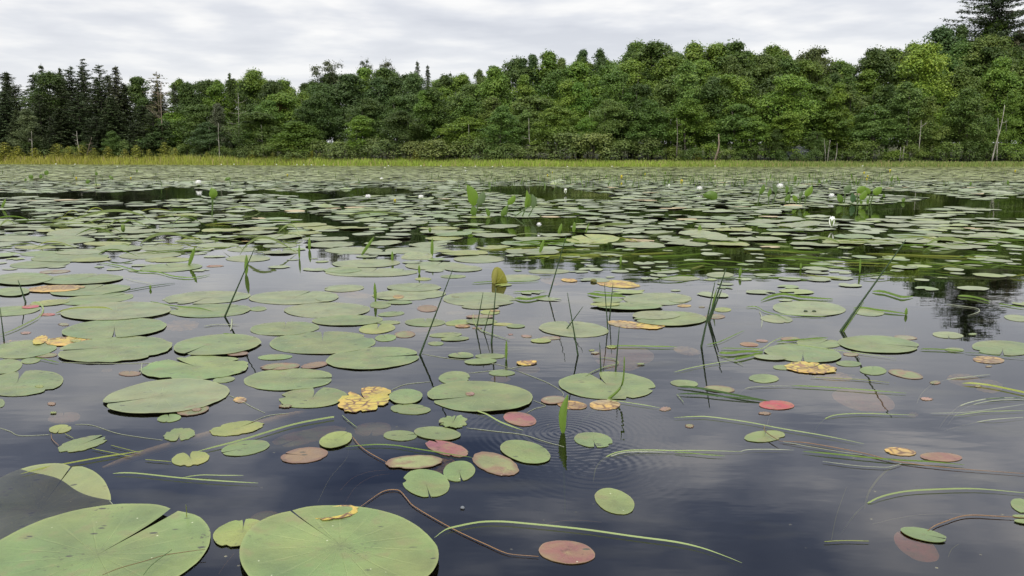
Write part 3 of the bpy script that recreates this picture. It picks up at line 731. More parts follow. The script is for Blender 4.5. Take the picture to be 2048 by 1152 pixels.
# a silver car parked under the trees
def box(V, F, x0, x1, y0, y1, z0, z1, tx=0.0, ty=0.0):
    b = len(V)
    for (x, y, z) in ((x0, y0, z0), (x1, y0, z0), (x1, y1, z0), (x0, y1, z0)): V.append(Vector((x, y, z)))
    for (x, y, z) in ((x0 + tx, y0 + ty, z1), (x1 - tx, y0 + ty, z1), (x1 - tx, y1 - ty, z1), (x0 + tx, y1 - ty, z1)): V.append(Vector((x, y, z)))
    for f in ((3, 2, 1, 0), (4, 5, 6, 7), (0, 1, 5, 4), (1, 2, 6, 5), (2, 3, 7, 6), (3, 0, 4, 7)): F.append(tuple(b + i for i in f))
M_paint = simple_mat('shaded_silver_paint', (0.35, 0.40, 0.42), 0.3, 0.6, 0.3)  # silver darkened: the shade under the trees is put into the paint
M_glass = simple_mat('dark_glass', (0.03, 0.04, 0.045), 0.08, 0.8)
M_rubber = simple_mat('tyre_rubber', (0.02, 0.02, 0.02), 0.8)
M_lamp = simple_mat('lamp_lens', (0.6, 0.6, 0.58), 0.2)
def car(px, off):
    Y = shore_y(px) + off; X = at(px, Y).x; zg = ground_z(X, Y)
    root = link(bpy.data.objects.new('parked_car', None)); root.location = (X, Y, zg + 0.25); root.rotation_euler = (0, 0, R(12))
    prof = [(-2.1, 0.35), (-2.15, 0.75), (-1.95, 0.98), (-1.2, 1.05), (-0.55, 1.42), (0.75, 1.46), (1.5, 1.12), (2.05, 1.02), (2.15, 0.7), (2.1, 0.35)]
    low = [(-2.1, 0.35), (-2.15, 0.75), (-1.95, 0.98), (-1.2, 1.03), (1.5, 1.05), (2.05, 1.0), (2.15, 0.7), (2.1, 0.35)]
    def extr(pr, y0, y1, inset=0.0):
        V = [Vector((x, y0 + (inset if z > 1.1 else 0), z)) for x, z in pr] + [Vector((x, y1 - (inset if z > 1.1 else 0), z)) for x, z in pr]; n = len(pr)
        return V, [tuple(range(n)), tuple(range(2 * n - 1, n - 1, -1))] + [(i, i + n, (i + 1) % n + n, (i + 1) % n) for i in range(n)]
    def ob(nm, V, F, mt, par=root, loc=None, bev=0.0):
        o = link(bpy.data.objects.new(nm, mesh_py(nm, V, F, mt, False)), par)
        if bev: md = o.modifiers.new('b', 'BEVEL'); md.width = bev; md.segments = 3
        if loc: o.location = loc
        return o
    ob('body', *extr(low, -0.85, 0.85), M_paint, bev=0.07)
    ob('roof', *extr([(-0.62, 1.36), (-0.5, 1.45), (0.7, 1.49), (0.85, 1.38)], -0.66, 0.66), M_paint, bev=0.03)
    ob('windows', *extr([(-1.22, 1.0), (-0.6, 1.38), (0.84, 1.40), (1.45, 1.0)], -0.78, 0.78, 0.14), M_glass)
    for sx in (-1.35, 1.35):
        for sy in (-0.80, 0.80):
            V, F = [], []; tube_geo(V, F, [Vector((0, -0.1, 0)), Vector((0, 0.1, 0))], [0.32, 0.32], 20)
            w = ob('wheel', V, F, M_rubber, loc=(sx, sy, 0.32))
            V, F = [], []; tube_geo(V, F, [Vector((0, -0.105, 0)), Vector((0, 0.105, 0))], [0.19, 0.19], 14); ob('rim', V, F, M_paint, w)
    for sy in (-0.6, 0.6):
        V, F = [], []; box(V, F, -2.17, -2.02, sy - 0.18, sy + 0.18, 0.72, 0.88); ob('headlight', V, F, M_lamp, bev=0.03)
        V, F = [], []; box(V, F, -0.95, -0.8, sy * 1.5 - 0.06, sy * 1.5 + 0.06, 1.0, 1.12); ob('wing_mirror', V, F, M_paint, bev=0.02)
    thing(root, 'car', 'silver car half hidden in shade under the shore trees')
car(1588, 7.2)

# marsh grass: one belt of blades along the waterline
def blades(name, n, f_px, f_off, hgt, wid, cols, label, seed=3, lean=0.15, zb=None):
    rs = np.random.RandomState(seed)
    V = np.zeros((n, 5, 3), np.float32); var = rs.uniform(0, 1, n); cidx = np.zeros(n)
    col = np.zeros((n, 3), np.float32)
    for i in range(n):
        px = f_px(rs); off = f_off(rs, px); Y = shore_y(px) + off; p = at(px, Y); z = 0.0 if zb == 0 else max(-0.02, ground_z(p.x, Y))
        h = hgt(rs, px, off) ; w = wid * rs.uniform(0.6, 1.4); a = rs.uniform(0, 3.14); dx, dy = math.cos(a) * w, math.sin(a) * w
        lx, ly = rs.normal() * lean * h, rs.normal() * lean * h
        V[i] = [(p.x - dx, Y - dy, z), (p.x + dx, Y + dy, z), (p.x + dx * 0.7 + lx * 0.4, Y + dy * 0.7 + ly * 0.4, z + h * 0.6), (p.x - dx * 0.7 + lx * 0.4, Y - dy * 0.7 + ly * 0.4, z + h * 0.6), (p.x + lx, Y + ly, z + h)]
        col[i] = cols(rs, px)
    base = (np.arange(n) * 5)[:, None]
    Vf = V.reshape(-1, 3)
    Fq = base + np.array([[0, 1, 2, 3]]); Ft = base + np.array([[3, 2, 4]])
    me = bpy.data.meshes.new(name)
    me.vertices.add(len(Vf)); me.vertices.foreach_set('co', Vf.ravel())
    loops = np.concatenate([Fq, Ft], axis=1).ravel().astype(np.int32)
    me.loops.add(len(loops)); me.loops.foreach_set('vertex_index', loops)
    ls = np.stack([np.arange(n) * 7, np.arange(n) * 7 + 4], axis=1).ravel().astype(np.int32)
    me.polygons.add(2 * n); me.polygons.foreach_set('loop_start', ls); me.polygons.foreach_set('loop_total', np.tile([4, 3], n).astype(np.int32))
    me.update(calc_edges=True)
    a = me.attributes.new('tone', 'FLOAT_COLOR', 'POINT')
    a.data.foreach_set('color', np.concatenate([np.repeat(col, 5, axis=0), np.ones((5 * n, 1), np.float32)], axis=1).ravel())
    me.materials.append(M_marsh)
    o = link(bpy.data.objects.new(name, me)); setting(o, 'stuff'); o['label'] = label; o['category'] = 'marsh grass'
    return o
M_marsh, t = new_mat('marsh_blades')
aa = N(t, 'ShaderNodeAttribute'); aa.attribute_name = 'tone'
p = N(t, 'ShaderNodeBsdfPrincipled'); p.inputs['Roughness'].default_value = 0.6; p.inputs['Specular IOR Level'].default_value = 0.2; L(t, aa.outputs['Color'], p.inputs['Base Color'])
tr = N(t, 'ShaderNodeBsdfTranslucent'); L(t, aa.outputs['Color'], tr.inputs[0])
mx = N(t, 'ShaderNodeMixShader'); mx.inputs[0].default_value = 0.3; L(t, p.outputs[0], mx.inputs[1]); L(t, tr.outputs[0], mx.inputs[2])
o_ = N(t, 'ShaderNodeOutputMaterial'); L(t, mx.outputs[0], o_.inputs[0])
def marsh_col(rs, px):
    k = np.clip((px - 150) / 550, 0, 1); a_ = np.array((0.33, 0.33, 0.060)); b_ = np.array((0.29, 0.38, 0.065)); c_ = np.array((0.20, 0.26, 0.07))
    c = a_ * (1 - k) + b_ * k
    k2 = np.clip((px - 1250) / 350, 0, 1); c = c * (1 - k2) + c_ * k2
    c = c * rs.uniform(0.6, 1.3)
    if rs.uniform() < 0.12: c = np.array((0.42, 0.34, 0.17)) * rs.uniform(0.7, 1.2)
    return c
def m_off(rs, px):
    w = np.interp(px, [-300, 300, 900, 1350, 2300], [7, 7, 5, 3.4, 3.0]); return rs.uniform(0, 1) ** 1.2 * w - 0.6
def m_h(rs, px, off):
    h = np.interp(px, [-300, 300, 900, 1350, 2300], [1.00, 0.95, 0.64, 0.50, 0.44])
    return h * rs.uniform(0.55, 1.12) * (0.75 if off < -0.2 else 1) * (1 + 0.30 * noise.noise(Vector((px * 0.02, off * 0.6, 0))) + 0.35 * noise.noise(Vector((px * 0.006, 3, off * 0.3))))
blades('marsh_grass', 52000, lambda rs: rs.uniform(-260, 2320), m_off, m_h, 0.034, marsh_col, 'belt of tall marsh grass along the far waterline, golden to green')

# ------------------------------------------------------------ lily pads
S_ = 700 / 2048
ORG = {'A': (0, 820, S_), 'B': (650, 820, S_), 'C': (1348, 820, S_), 'D': (0, 560, S_), 'E': (650, 560, S_), 'F': (1348, 560, S_),
       'G': (0, 300, S_), 'H': (650, 300, S_), 'I': (1348, 300, S_), 'S': (0, 0, 1.0), 'J': (0, 470, 0.25), 'K': (1200, 440, 0.25)}
def src(reg, x, y):
    a, b, s = ORG[reg]; return a + x * s, b + y * s
COL = {'green': (0.122, 0.160, 0.052), 'bright': (0.122, 0.172, 0.048), 'pale': (0.156, 0.182, 0.082), 'lime': (0.175, 0.200, 0.045), 'olive': (0.150, 0.165, 0.060),  # pale: some of the distant pads' sky sheen is put into this colour
       'brown': (0.150, 0.098, 0.055), 'tan': (0.270, 0.205, 0.110), 'yellow': (0.400, 0.330, 0.040), 'red': (0.270, 0.055, 0.045), 'pink': (0.185, 0.066, 0.052),
       'scarlet': (0.300, 0.030, 0.040), 'orange': (0.250, 0.180, 0.055), 'mauve': (0.230, 0.130, 0.100), 'dull': (0.170, 0.165, 0.090), 'rust': (0.20, 0.09, 0.04)}
MODE = {'green': 'green', 'bright': 'green', 'pale': 'green', 'lime': 'green', 'olive': 'old', 'brown': 'old', 'tan': 'decay', 'yellow': 'decay', 'red': 'red', 'pink': 'red',
        'scarlet': 'red', 'orange': 'decay', 'mauve': 'red', 'dull': 'old', 'rust': 'red'}
TRACED = []          # (x, y, mean radius, layer) of every leaf laid so far
GRID = {}
def layer_for(x, y, r):
    k0 = (int(x // 0.6), int(y // 0.6)); best = -1
    for i in range(k0[0] - 2, k0[0] + 3):
        for j in range(k0[1] - 2, k0[1] + 3):
            for (a, b, q, ly) in GRID.get((i, j), ()):
                if (a - x) ** 2 + (b - y) ** 2 < (q + r) ** 2 * 0.85: best = max(best, ly)
    GRID.setdefault(k0, []).append((x, y, r, best + 1))
    return best + 1
def pad_mesh(ext, notch, delta, rag, bites, seed, lift, und, zf=None, seg=56, rings=5, curl=0.0, slit=1.0):
    """ext(phi, r) -> ground xy offset of a point of the leaf; the notch is an open wedge"""
    rs = random.Random(seed)
    ph0 = [rs.uniform(0, 6.28) for _ in range(6)]
    bl = [(rs.uniform(0, 6.28), rs.uniform(0.05, 0.16), rs.uniform(0.06, 0.22)) for _ in range(bites)]
    n0 = notch if notch is not None else rs.uniform(0, 6.28); d = delta if notch is not None else 0.0
    V, F, U = [], [], []
    closed = notch is None
    cols = seg if closed else seg + 1
    for j in range(cols):
        k = j / seg
        phi = n0 + d + (2 * math.pi - 2 * d) * k; phi_rim = phi
        rim = 1 + 0.012 * math.sin(2 * phi + ph0[0]) + 0.010 * math.sin(5 * phi + ph0[1]) + rag * (0.5 * math.sin(11 * phi + ph0[2]) + 0.5 * math.sin(17 * phi + ph0[3]) * math.sin(3 * phi + ph0[4]) + 0.7 * rs.uniform(-1, 0.3))
        for (ba, bw, bd) in bl:
            da = abs((phi - ba + math.pi) % (2 * math.pi) - math.pi)
            if da < bw: rim -= bd * (1 - (da / bw) ** 2)
        if not closed:                       # the two lobes round off towards the notch
            e = min(k, 1 - k) * seg
            if e < 2.5: rim -= 0.05 * (1 - e / 2.5) ** 1.5
        for i in range(1, rings + 1):
            r = (i / rings) ** 0.8
            rr = r * (1 - (1 - rim) * r ** 3)
            if not closed: dd_ = d * (0.30 + 0.70 * r * r); phi = n0 + dd_ + (2 * math.pi - 2 * dd_) * k
            x, y = ext(phi, rr)
            z = lift * r ** 4 * (0.6 + 0.4 * math.sin(2 * phi + ph0[5])) + und * math.sin(3 * phi + ph0[0]) * r * r + und * 0.5 * math.sin(7 * phi + ph0[1]) * r ** 3
            if curl and not closed: z += curl * r * math.exp(-min(k, 1 - k) * 26)
            V.append([x, y, z]); U.append((phi / (2 * math.pi), r))
    c = len(V); cx, cy = ext(0, 0); V.append([cx, cy, -0.0005]); U.append((0, 0))
    for j in range(seg if closed else seg):
        j2 = (j + 1) % cols
        F.append((c, j * rings, j2 * rings))
        for i in range(rings - 1):
            a, b = j * rings + i, j2 * rings + i
            F.append((a, a + 1, b + 1, b))
    # a thin edge folded under the rim
    nt0 = len(V)
    for j in range(cols): V.append(list(V[j * rings + rings - 1])); U.append((U[j * rings + rings - 1][0], 1.0))
    nb = len(V)
    for j in range(cols):
        x, y, z = V[j * rings + rings - 1]; V.append([cx + (x - cx) * 0.994, cy + (y - cy) * 0.994, z - 0.0014]); U.append((U[j * rings + rings - 1][0], 1.0))
    for j in range(seg):
        j2 = (j + 1) % cols
        F.append((nt0 + j, nb + j, nb + j2, nt0 + j2))
    if zf:
        for v in V: v[2] += zf(v[0], v[1])
    me = bpy.data.meshes.new('lily_pad'); me.from_pydata([tuple(v) for v in V], [], F); me.update()
    me.polygons.foreach_set('use_smooth', [True] * len(F))
    ul = me.uv_layers.new(name='UVMap'); vi = np.zeros(len(me.loops), np.int32); me.loops.foreach_get('vertex_index', vi)
    ua = np.array(U, np.float32)[vi]
    # unwrap u on the seam faces
    li = 0
    for f in F:
        us = ua[li:li + len(f), 0]
        if us.max() - us.min() > 0.5: us[us < us.max() - 0.5] += 1.0
        if f[0] == c: us[0] = us[1:].mean()
        li += len(f)
    ul.data.foreach_set('uv', ua.ravel())
    return me
pad_no = [0]; seed_no = [0]
def P(reg, cx, cy, rx, ry, tilt=0, notch=None, kind='green', desc=None, label=None, sub=0.0, rag=0.009, bites=0, open_=0.07, cen=(0, 0), und=0.0008, lift=0.0018, curl=0.0, shade=1.0, name='lily_pad', cat='lily pad'):
    """one leaf traced from the photograph; tilt and notch in degrees, anticlockwise in the picture"""
    a0, b0, s = ORG[reg]; s_in = 1.0; px, py = src(reg, cx, cy); rx *= s; ry *= s
    tl = R(tilt); ct, st = math.cos(tl), math.sin(tl)
    z0 = -sub
    c = on_z(px + cen[0] * s, py + cen[1] * s, z0)
    def ext(phi, r):
        x = rx * math.cos(phi); y = ry * math.sin(phi)
        ix = cen[0] * s * (1 - r) + r * (x * ct - y * st); iy = cen[1] * s * (1 - r) - r * (x * st + y * ct)
        g = on_z(px + ix, py + iy, z0); return g.x - c.x, g.y - c.y
    nphi = None
    if notch is not None:
        th = R(notch) - tl; nphi = math.atan2(math.sin(th) / ry, math.cos(th) / rx)
    if name == 'lily_pad': pad_no[0] += 1
    seed_no[0] += 1
    if bites == 0 and rx * s_in > 30 and seed_no[0] % 3 == 0: bites = 1 + seed_no[0] % 2
    wr = rx / FPX * depth_of(c)
    big = min(1.0, wr / 0.2)
    me = pad_mesh(ext, nphi, open_, rag, bites, seed_no[0] * 7 + 1, (0 if sub else lift * big), und * big * (1 if not sub else 3), seg=72 if wr > 0.15 else 48, curl=curl)
    me.materials.append(M_pad[MODE[kind]])
    o = link(bpy.data.objects.new(name, me))
    ly = layer_for(c.x, c.y, wr)
    o.location = (c.x, c.y, z0 + (0.0016 + 0.0016 * ly if not sub else 0.001 * ly))
    q = COL[kind]; j = rng.uniform(0.93, 1.07) * shade
    o.color = (q[0] * j, q[1] * j, q[2] * j, 1)
    size = 'large' if wr > 0.19 else 'small' if wr < 0.075 else ''
    cn = {'green': 'green', 'bright': 'bright green', 'pale': 'pale green', 'lime': 'yellow-green', 'olive': 'olive', 'dull': 'dull grey-green', 'yellow': 'torn yellow', 'tan': 'tan withered', 'brown': 'brown', 'mauve': 'mauve', 'orange': 'orange', 'pink': 'pinkish', 'red': 'red', 'scarlet': 'scarlet', 'rust': 'rusty'}[kind]
    dd = desc or ((size + ' ' if size else '') + cn + ' lily pad')
    if sub and not desc: dd = 'sunken ' + dd
    thing(o, cat, label, dd, px, py)
    return o

# --- foreground, left
def sunk_z(x, y): return 0
# a huge half sunken pad whose far lip rises out of the water: one tilted plane
def half_sunk():
    A_, B_, C_ = src('A', 250, 372), src('A', 655, 490), src('A', 0, 900)      # waterline across the leaf, and a deep point
    a, b = on_z(*A_), on_z(*B_); n2 = Vector((-(b - a).y, (b - a).x, 0)).normalized()
    px0, py0 = src('A', 225, 590); rx, ry, tl = 440 * S_, 262 * S_, R(16)
    k = 0.16
    def zxy(x, y): return max(-0.06, min(0.03, k * ((x - a.x) * n2.x + (y - a.y) * n2.y) + 0.0035 * math.sin(9 * x + 5 * y + 1) + 0.002 * math.sin(23 * x) + 0.001))
    def hit(px, py):
        z = 0.0
        for _ in range(12):
            g = on_z(px, py, z); z = 0.6 * z + 0.4 * zxy(g.x, g.y)
        return on_z(px, py, z)
    c = hit(px0, py0)
    def ext(phi, r):
        x = rx * math.cos(phi) * r; y = ry * math.sin(phi) * r
        g = hit(px0 + x * math.cos(tl) - y * math.sin(tl), py0 - x * math.sin(tl) - y * math.cos(tl)); return g.x - c.x, g.y - c.y
    me = pad_mesh(ext, R(52), 0.015, 0.003, 0, 5, 0.0, 0.001, zf=lambda x, y: zxy(x + c.x, y + c.y), rings=9, seg=96, curl=0.0)
    me.materials.append(M_pad['green'])
    o = link(bpy.data.objects.new('lily_pad', me)); o.location = (c.x, c.y, 0.0); o.color = (0.145, 0.172, 0.058, 1)
    thing(o, 'lily pad', 'huge half-sunken brownish pad with a bright lip raised above water, lower left')
half_sunk()
P('A', 1540, 655, 100, 62, 20, None, 'olive', label='sunken olive oval pad behind the small notched pad between the two front pads', sub=0.012)
P('A', 560, 850, 682, 268, 8, 27, 'bright', label='huge bright green front pad filling the lower left corner', open_=0.05, cen=(10, 0), lift=0.007, curl=0.004, rag=0.004)
P('A', 1400, 725, 157, 76, 12, 70, 'lime', label='small yellow-green notched pad squeezed between the two huge front pads', cen=(20, -10))
P('S', 677, 1118, 200, 101, 0, 138, 'bright', label='huge round green pad at the bottom with a torn yellow edge hole', cen=(3, -24), open_=0.012, lift=0.008, curl=0.004, rag=0.005)
P('S', 672, 1032, 46, 13, 10, 200, 'yellow', label='curled yellow scrap on the far edge of the huge round bottom pad', rag=0.05, bites=2, lift=0.01)
P('A', 375, 45, 96, 33, 5, 95, 'mauve', label='sunken mauve-brown pad above the small torn orange-edged pad at left', sub=0.006, rag=0.03)
P('A', 352, 113, 66, 24, 6, 235, 'lime', label='small yellow-green pad with a torn orange left edge', rag=0.02, bites=2)
P('A', 485, 200, 150, 37, 13, 20, 'green', label='ripped green pad with finger-like tears at its right end, left side', rag=0.05, bites=3, open_=0.16)
P('A', 990, 50, 70, 23, 6, 105, 'bright', rag=0.01, bites=1)
P('A', 1050, 146, 92, 38, 8, 262, 'bright', label='ragged green pad with a jagged lower notch beside the sunken log', rag=0.06, bites=3, open_=0.16)
P('A', 1385, 110, 160, 38, 8, 20, 'lime', label='ragged light green pad with a brown-flecked middle above the long blade', rag=0.04, bites=3)
P('A', 1115, 287, 110, 43, 6, 112, 'lime', label='two-lobed yellow-green pad with a dark hole near its middle', open_=0.25, rag=0.02, bites=2)
P('A', 1435, 225, 143, 42, 9, 192, 'green', label='plump green oval pad with a slit at its left tip, lower left', open_=0.06)
P('A', 1900, 122, 125, 28, 6, None, 'dull', sub=0.006)
P('A', 1760, 165, 170, 42, 10, 200, 'olive', label='dull olive pad with a torn left side just awash', sub=0.003, rag=0.03, bites=2, open_=0.15)
P('A', 1965, 181, 98, 45, 12, 30, 'lime', label='glowing yellow-green pad with two black spots', open_=0.02)
P('A', 1780, 268, 140, 44, 7, 175, 'brown', label='brown-orange pad with dark cracks and a notch at its left', rag=0.02)
P('D', 1405, 703, 38, 17, 0, None, 'tan', rag=0.1, bites=2)
P('D', 970, 690, 372, 97, 6, 188, 'pale', label='very large long pad with a brown heart and a slit to the left', cen=(-30, -8), open_=0.05, curl=0.006, lift=0.006, rag=0.01)
P('D', 1130, 768, 95, 26, 9, 20, 'olive', rag=0.03)
P('D', 1140, 520, 315, 70, 3, 158, 'bright', label='large light green pad with a ragged right rim behind the brown-hearted pad', cen=(10, -8), open_=0.09, rag=0.03, bites=3)
P('D', 1310, 585, 65, 17, 6, None, 'green')
P('D', 1392, 437, 62, 12, 3, None, 'brown', rag=0.04)
P('D', 760, 549, 64, 15, 0, 100, 'brown', rag=0.02)
P('D', 1690, 585, 262, 64, 2, 2, 'green', label='large speckled green pad with a slit pointing right', cen=(10, -8), open_=0.06, rag=0.012)
P('D', 1640, 510, 115, 20, 3, 200, 'olive', rag=0.04, bites=1)
P('D', 1840, 502, 78, 17, 8, None, 'brown', rag=0.04)
P('D', 1830, 690, 200, 60, 4, 62, 'green', label='green pad with a wide wedge notch beside the torn yellow pad', open_=0.17, rag=0.015, bites=1)
P('E', 235, 703, 160, 72, 12, 135, 'yellow', label='big torn yellow pad with brown cracks, centre left', open_=0.24, rag=0.07, bites=8, lift=0.003, und=0.001)
P('D', 140, 607, 236, 72, 6, 98, 'green', label='large green pad cut by the left picture edge with an upper notch', cen=(-40, -5), open_=0.1)
P('D', 35, 508, 95, 42, 8, None, 'green')
P('D', 2, 722, 26, 24, 0, None, 'green')
P('D', 180, 474, 56, 17, 6, None, 'green')
P('D', 270, 442, 66, 13, 2, None, 'olive')
P('D', 140, 408, 195, 52, 5, None, 'green', label='large green pad at the left edge under the folded yellow leaf scrap', rag=0.012)
P('D', 400, 362, 140, 27, 2, 20, 'yellow', label='long yellow decayed pad behind the pad with the long left slit', rag=0.05, bites=2)
P('D', 110, 365, 110, 14, 4, None, 'tan', rag=0.06, sub=0.002)
P('D', 235, 358, 46, 24, 20, None, 'yellow', label='small crumpled yellow leaf with a rusty fold near the left edge', rag=0.06, lift=0.014, und=0.004)
P('D', 670, 412, 335, 74, 4, 183, 'green', label='large green pad with a long slit running to its left rim', cen=(-20, -12), open_=0.05, rag=0.018, bites=2, curl=0.006)
P('D', 1270, 388, 256, 60, 4, 196, 'green', label='large green pad joined end to end with the long-slit pad', cen=(-50, -5), open_=0.05)
P('D', 1665, 286, 203, 40, 2, 78, 'green', label='smooth oval pad with a tiny notch on its far rim, left of centre', open_=0.02)
P('S', 644.5, 686.5, 107, 22.5, 1, 88, 'green', label='large smooth pad with a pale midrib left of the tall leaning rush', open_=0.03)
P('E', 280, 462, 275, 64, 3, 4, 'green', label='large pad whose right slit points at the tall leaning rush', cen=(0, -5), open_=0.07)
P('D', 1610, 453, 100, 16, 2, None, 'bright')
P('D', 1060, 266, 105, 33, 3, 170, 'tan', label='pale tan flaking pad left of the rush near the left', rag=0.07, bites=4, sub=0.002)
P('D', 670, 290, 312, 57, 4, 268, 'green', label='large green pad with an open notch on its near side, left', cen=(0, -14), open_=0.05)
P('D', 680, 188, 325, 53, 2, None, 'pale', label='large pale pad with a reddish centre in the left group')
P('D', 1230, 181, 236, 40, 2, 10, 'green', open_=0.02, rag=0.01)
P('D', 1210, 105, 255, 37, 3, 200, 'pale', label='large scruffy pad with a frayed rim beyond the rush near the left', rag=0.03, bites=2)
P('D', 1720, 104, 265, 40, 1, 20, 'pale', open_=0.03)
P('D', 1510, 170, 50, 13, 2, None, 'green')
P('S', 654.7, 621, 87, 15, 1, None, 'pale')
P('S', 695, 642, 70, 10.5, 1, None, 'green')
P('J', 780, 515, 290, 42, 5, 10, 'green', open_=0.04)
P('J', 400, 545, 160, 22, 5, None, 'lime')
P('J', 720, 445, 320, 42, 4, 20, 'green', open_=0.04)
P('J', 450, 434, 230, 27, 3, None, 'orange', desc='orange-tinged lily pad', rag=0.02)
P('J', 650, 360, 340, 40, 2, 15, 'green', open_=0.03)
P('J', 180, 358, 240, 48, 2, None, 'green')
P('J', 100, 460, 140, 34, 2, None, 'green')
P('J', 90, 610, 230, 38, 4, None, 'green')
P('J', 245, 580, 70, 13, 4, None, 'scarlet', label='narrow scarlet pad lying left of the long pale pad', sub=0)
P('J', 378, 638, 64, 10, 2, None, 'red', label='thin red sliver of pad by the twisted blade at left')
P('J', 440, 295, 125, 15, 3, 200, 'dull', rag=0.03)
P('J', 320, 235, 245, 30, 3, None, 'green')
P('J', 560, 182, 310, 36, 2, 15, 'green', open_=0.03)
P('J', 730, 202, 160, 16, 2, None, 'lime')
P('J', 330, 150, 170, 20, 2, None, 'green')
P('J', 640, 140, 200, 22, 2, None, 'pale')
P('J', 1200, 163, 250, 30, 2, 20, 'pale', open_=0.03)
P('J', 1370, 262, 250, 34, 3, 150, 'green', open_=0.03)
P('J', 1340, 200, 180, 20, 1, None, 'lime')
P('J', 1290, 105, 180, 22, 1, None, 'pale')
P('J', 950, 110, 190, 24, 1, None, 'green')
P('J', 1740, 85, 170, 20, 1, None, 'pale')
P('J', 1940, 118, 120, 18, 1, None, 'pale')
P('J', 1985, 190, 180, 26, 1, None, 'pale')
P('J', 120, 30, 230, 26, 0, None, 'pale')
P('J', 500, 40, 260, 30, 0, None, 'green')
P('J', 290, 100, 180, 14, 0, None, 'lime')
P('J', 860, 70, 190, 18, 0, None, 'lime')
P('J', 1560, 50, 160, 14, 0, None, 'pale')
P('J', 1720, 250, 70, 8, 2, None, 'rust', rag=0.08, bites=2)
# --- centre
P('E', 112, 50, 116, 21, 2, None, 'pale')
P('E', 165, 86, 118, 20, -4, None, 'tan', desc='pale sunken tan pad', sub=0.004)
P('E', 10, 103, 66, 26, 3, None, 'pale')
P('E', 490, 88, 215, 32, 2, 185, 'pale', rag=0.01, open_=0.04)
P('E', 520, 46, 160, 24, 0, 20, 'pale', open_=0.03)
P('E', 430, 101, 32, 12, 0, None, 'orange', rag=0.04)
P('E', 905, 115, 218, 42, -1, 260, 'pale', label='large pale pad in front of the upright folded yellow leaf', rag=0.01, open_=0.02)
P('E', 325, 146, 62, 22, 2, None, 'green', rag=0.03)
P('E', 435, 133, 75, 11, 0, None, 'green')
P('E', 387, 200, 77, 14, 4, 20, 'green', rag=0.02)
P('E', 600, 168, 62, 20, 0, None, 'brown', rag=0.03)
P('E', 765, 192, 60, 9, 0, None, 'dull', sub=0.003)
P('E', 965, 190, 57, 14, 0, None, 'lime')
P('E', 910, 160, 110, 12, 0, None, 'pale')
P('E', 585, 250, 118, 24, 0, 82, 'green', open_=0.05)
P('E', 372, 250, 70, 11, 0, None, 'green')
P('E', 305, 286, 108, 29, 4, 62, 'lime', label='yellow-green pad with a broad upper notch behind the small olive pads', open_=0.16)
P('E', 355, 340, 62, 21, 3, 130, 'bright', rag=0.02)
P('E', 468, 320, 61, 20, 2, None, 'olive', rag=0.02)
P('E', 572, 293, 72, 13, 2, None, 'mauve', sub=0.003, rag=0.03)
P('E', 780, 251, 78, 16, 5, None, 'lime')
P('E', 805, 272, 45, 9, 0, None, 'orange', rag=0.03)
P('E', 915, 246, 92, 18, 0, 20, 'green', rag=0.02)
P('E', 1040, 260, 60, 8, 0, None, 'lime')
P('E', 1116, 272, 54, 11, 0, None, 'green')
P('E', 905, 218, 80, 10, 0, None, 'dull')
P('E', 705, 323, 95, 14, 2, None, 'green')
P('E', 760, 347, 82, 12, 2, None, 'green')
P('E', 648, 373, 46, 11, 0, None, 'green')
P('E', 795, 445, 75, 16, 0, 150, 'green', rag=0.03, lift=0.015)
P('E', 968, 447, 90, 15, 0, None, 'green', rag=0.02)
P('E', 910, 480, 95, 17, 2, None, 'green')
P('E', 1195, 524, 64, 22, 0, None, 'dull', sub=0.004)
P('E', 1180, 488, 60, 15, 2, None, 'yellow', label='curled yellow scrap floating above a sunken grey pad near centre', rag=0.08, bites=3, lift=0.02)
P('E', 1035, 546, 76, 17, 0, None, 'green')
P('E', 1027, 581, 58, 18, 0, None, 'mauve', sub=0.004, rag=0.02)
P('E', 757, 573, 92, 37, 4, None, 'green', label='plain oval pad just behind the wide pad with the left slit')
P('E', 910, 688, 312, 89, -2, 184, 'green', label='wide green pad with a white-flecked heart and slit to the left', cen=(-10, -10), open_=0.05, rag=0.01, lift=0.006)
P('E', 473, 688, 97, 44, 2, None, 'green', label='green oval pad touching the torn yellow pad on its right', rag=0.01)
P('E', 500, 758, 118, 30, -2, 10, 'green', open_=0.03)
P('E', 1455, 290, 203, 46, -3, 128, 'pale', label='smooth pale pad right of centre with a small far notch', open_=0.05)
P('E', 1320, 341, 60, 10, 0, None, 'dull')
P('E', 1263, 358, 60, 12, 0, None, 'lime', rag=0.02)
P('E', 1745, 448, 180, 62, 0, 185, 'mauve', label='large faint sunken brown pad behind the pad pierced by rushes', sub=0.02)
P('E', 1735, 500, 115, 34, 0, None, 'tan', desc='sunken tan pad', sub=0.012)
P('E', 1650, 620, 287, 80, -2, 137, 'green', label='large pad pierced by rushes, right of centre', cen=(0, -5), open_=0.14)
P('E', 1447, 734, 87, 24, -4, None, 'orange', desc='yellow-orange lily pad', rag=0.01, shade=0.8)
P('E', 1335, 706, 72, 23, 2, None, 'dull', rag=0.02)
P('E', 1637, 733, 90, 30, 0, None, 'tan', label='tan-yellow oval pad at the near edge of the rush-pierced pad', rag=0.01)
P('E', 1768, 262, 116, 20, -6, None, 'tan', rag=0.04, bites=1)
P('E', 1905, 268, 85, 22, -2, None, 'yellow', rag=0.05, bites=2)
P('B', 280, 112, 108, 42, 4, 252, 'dull', label='sunken grey-olive pad with a near notch left of the bright twin pads', sub=0.005, open_=0.12)
P('B', 440, 152, 98, 30, -2, 5, 'green', desc='small flat oval pad with dark slot', open_=0.05)
P('B', 657, 142, 136, 38, -4, None, 'green', label='smooth fat oval pad below the crumpled star-shaped leaf', shade=0.92)
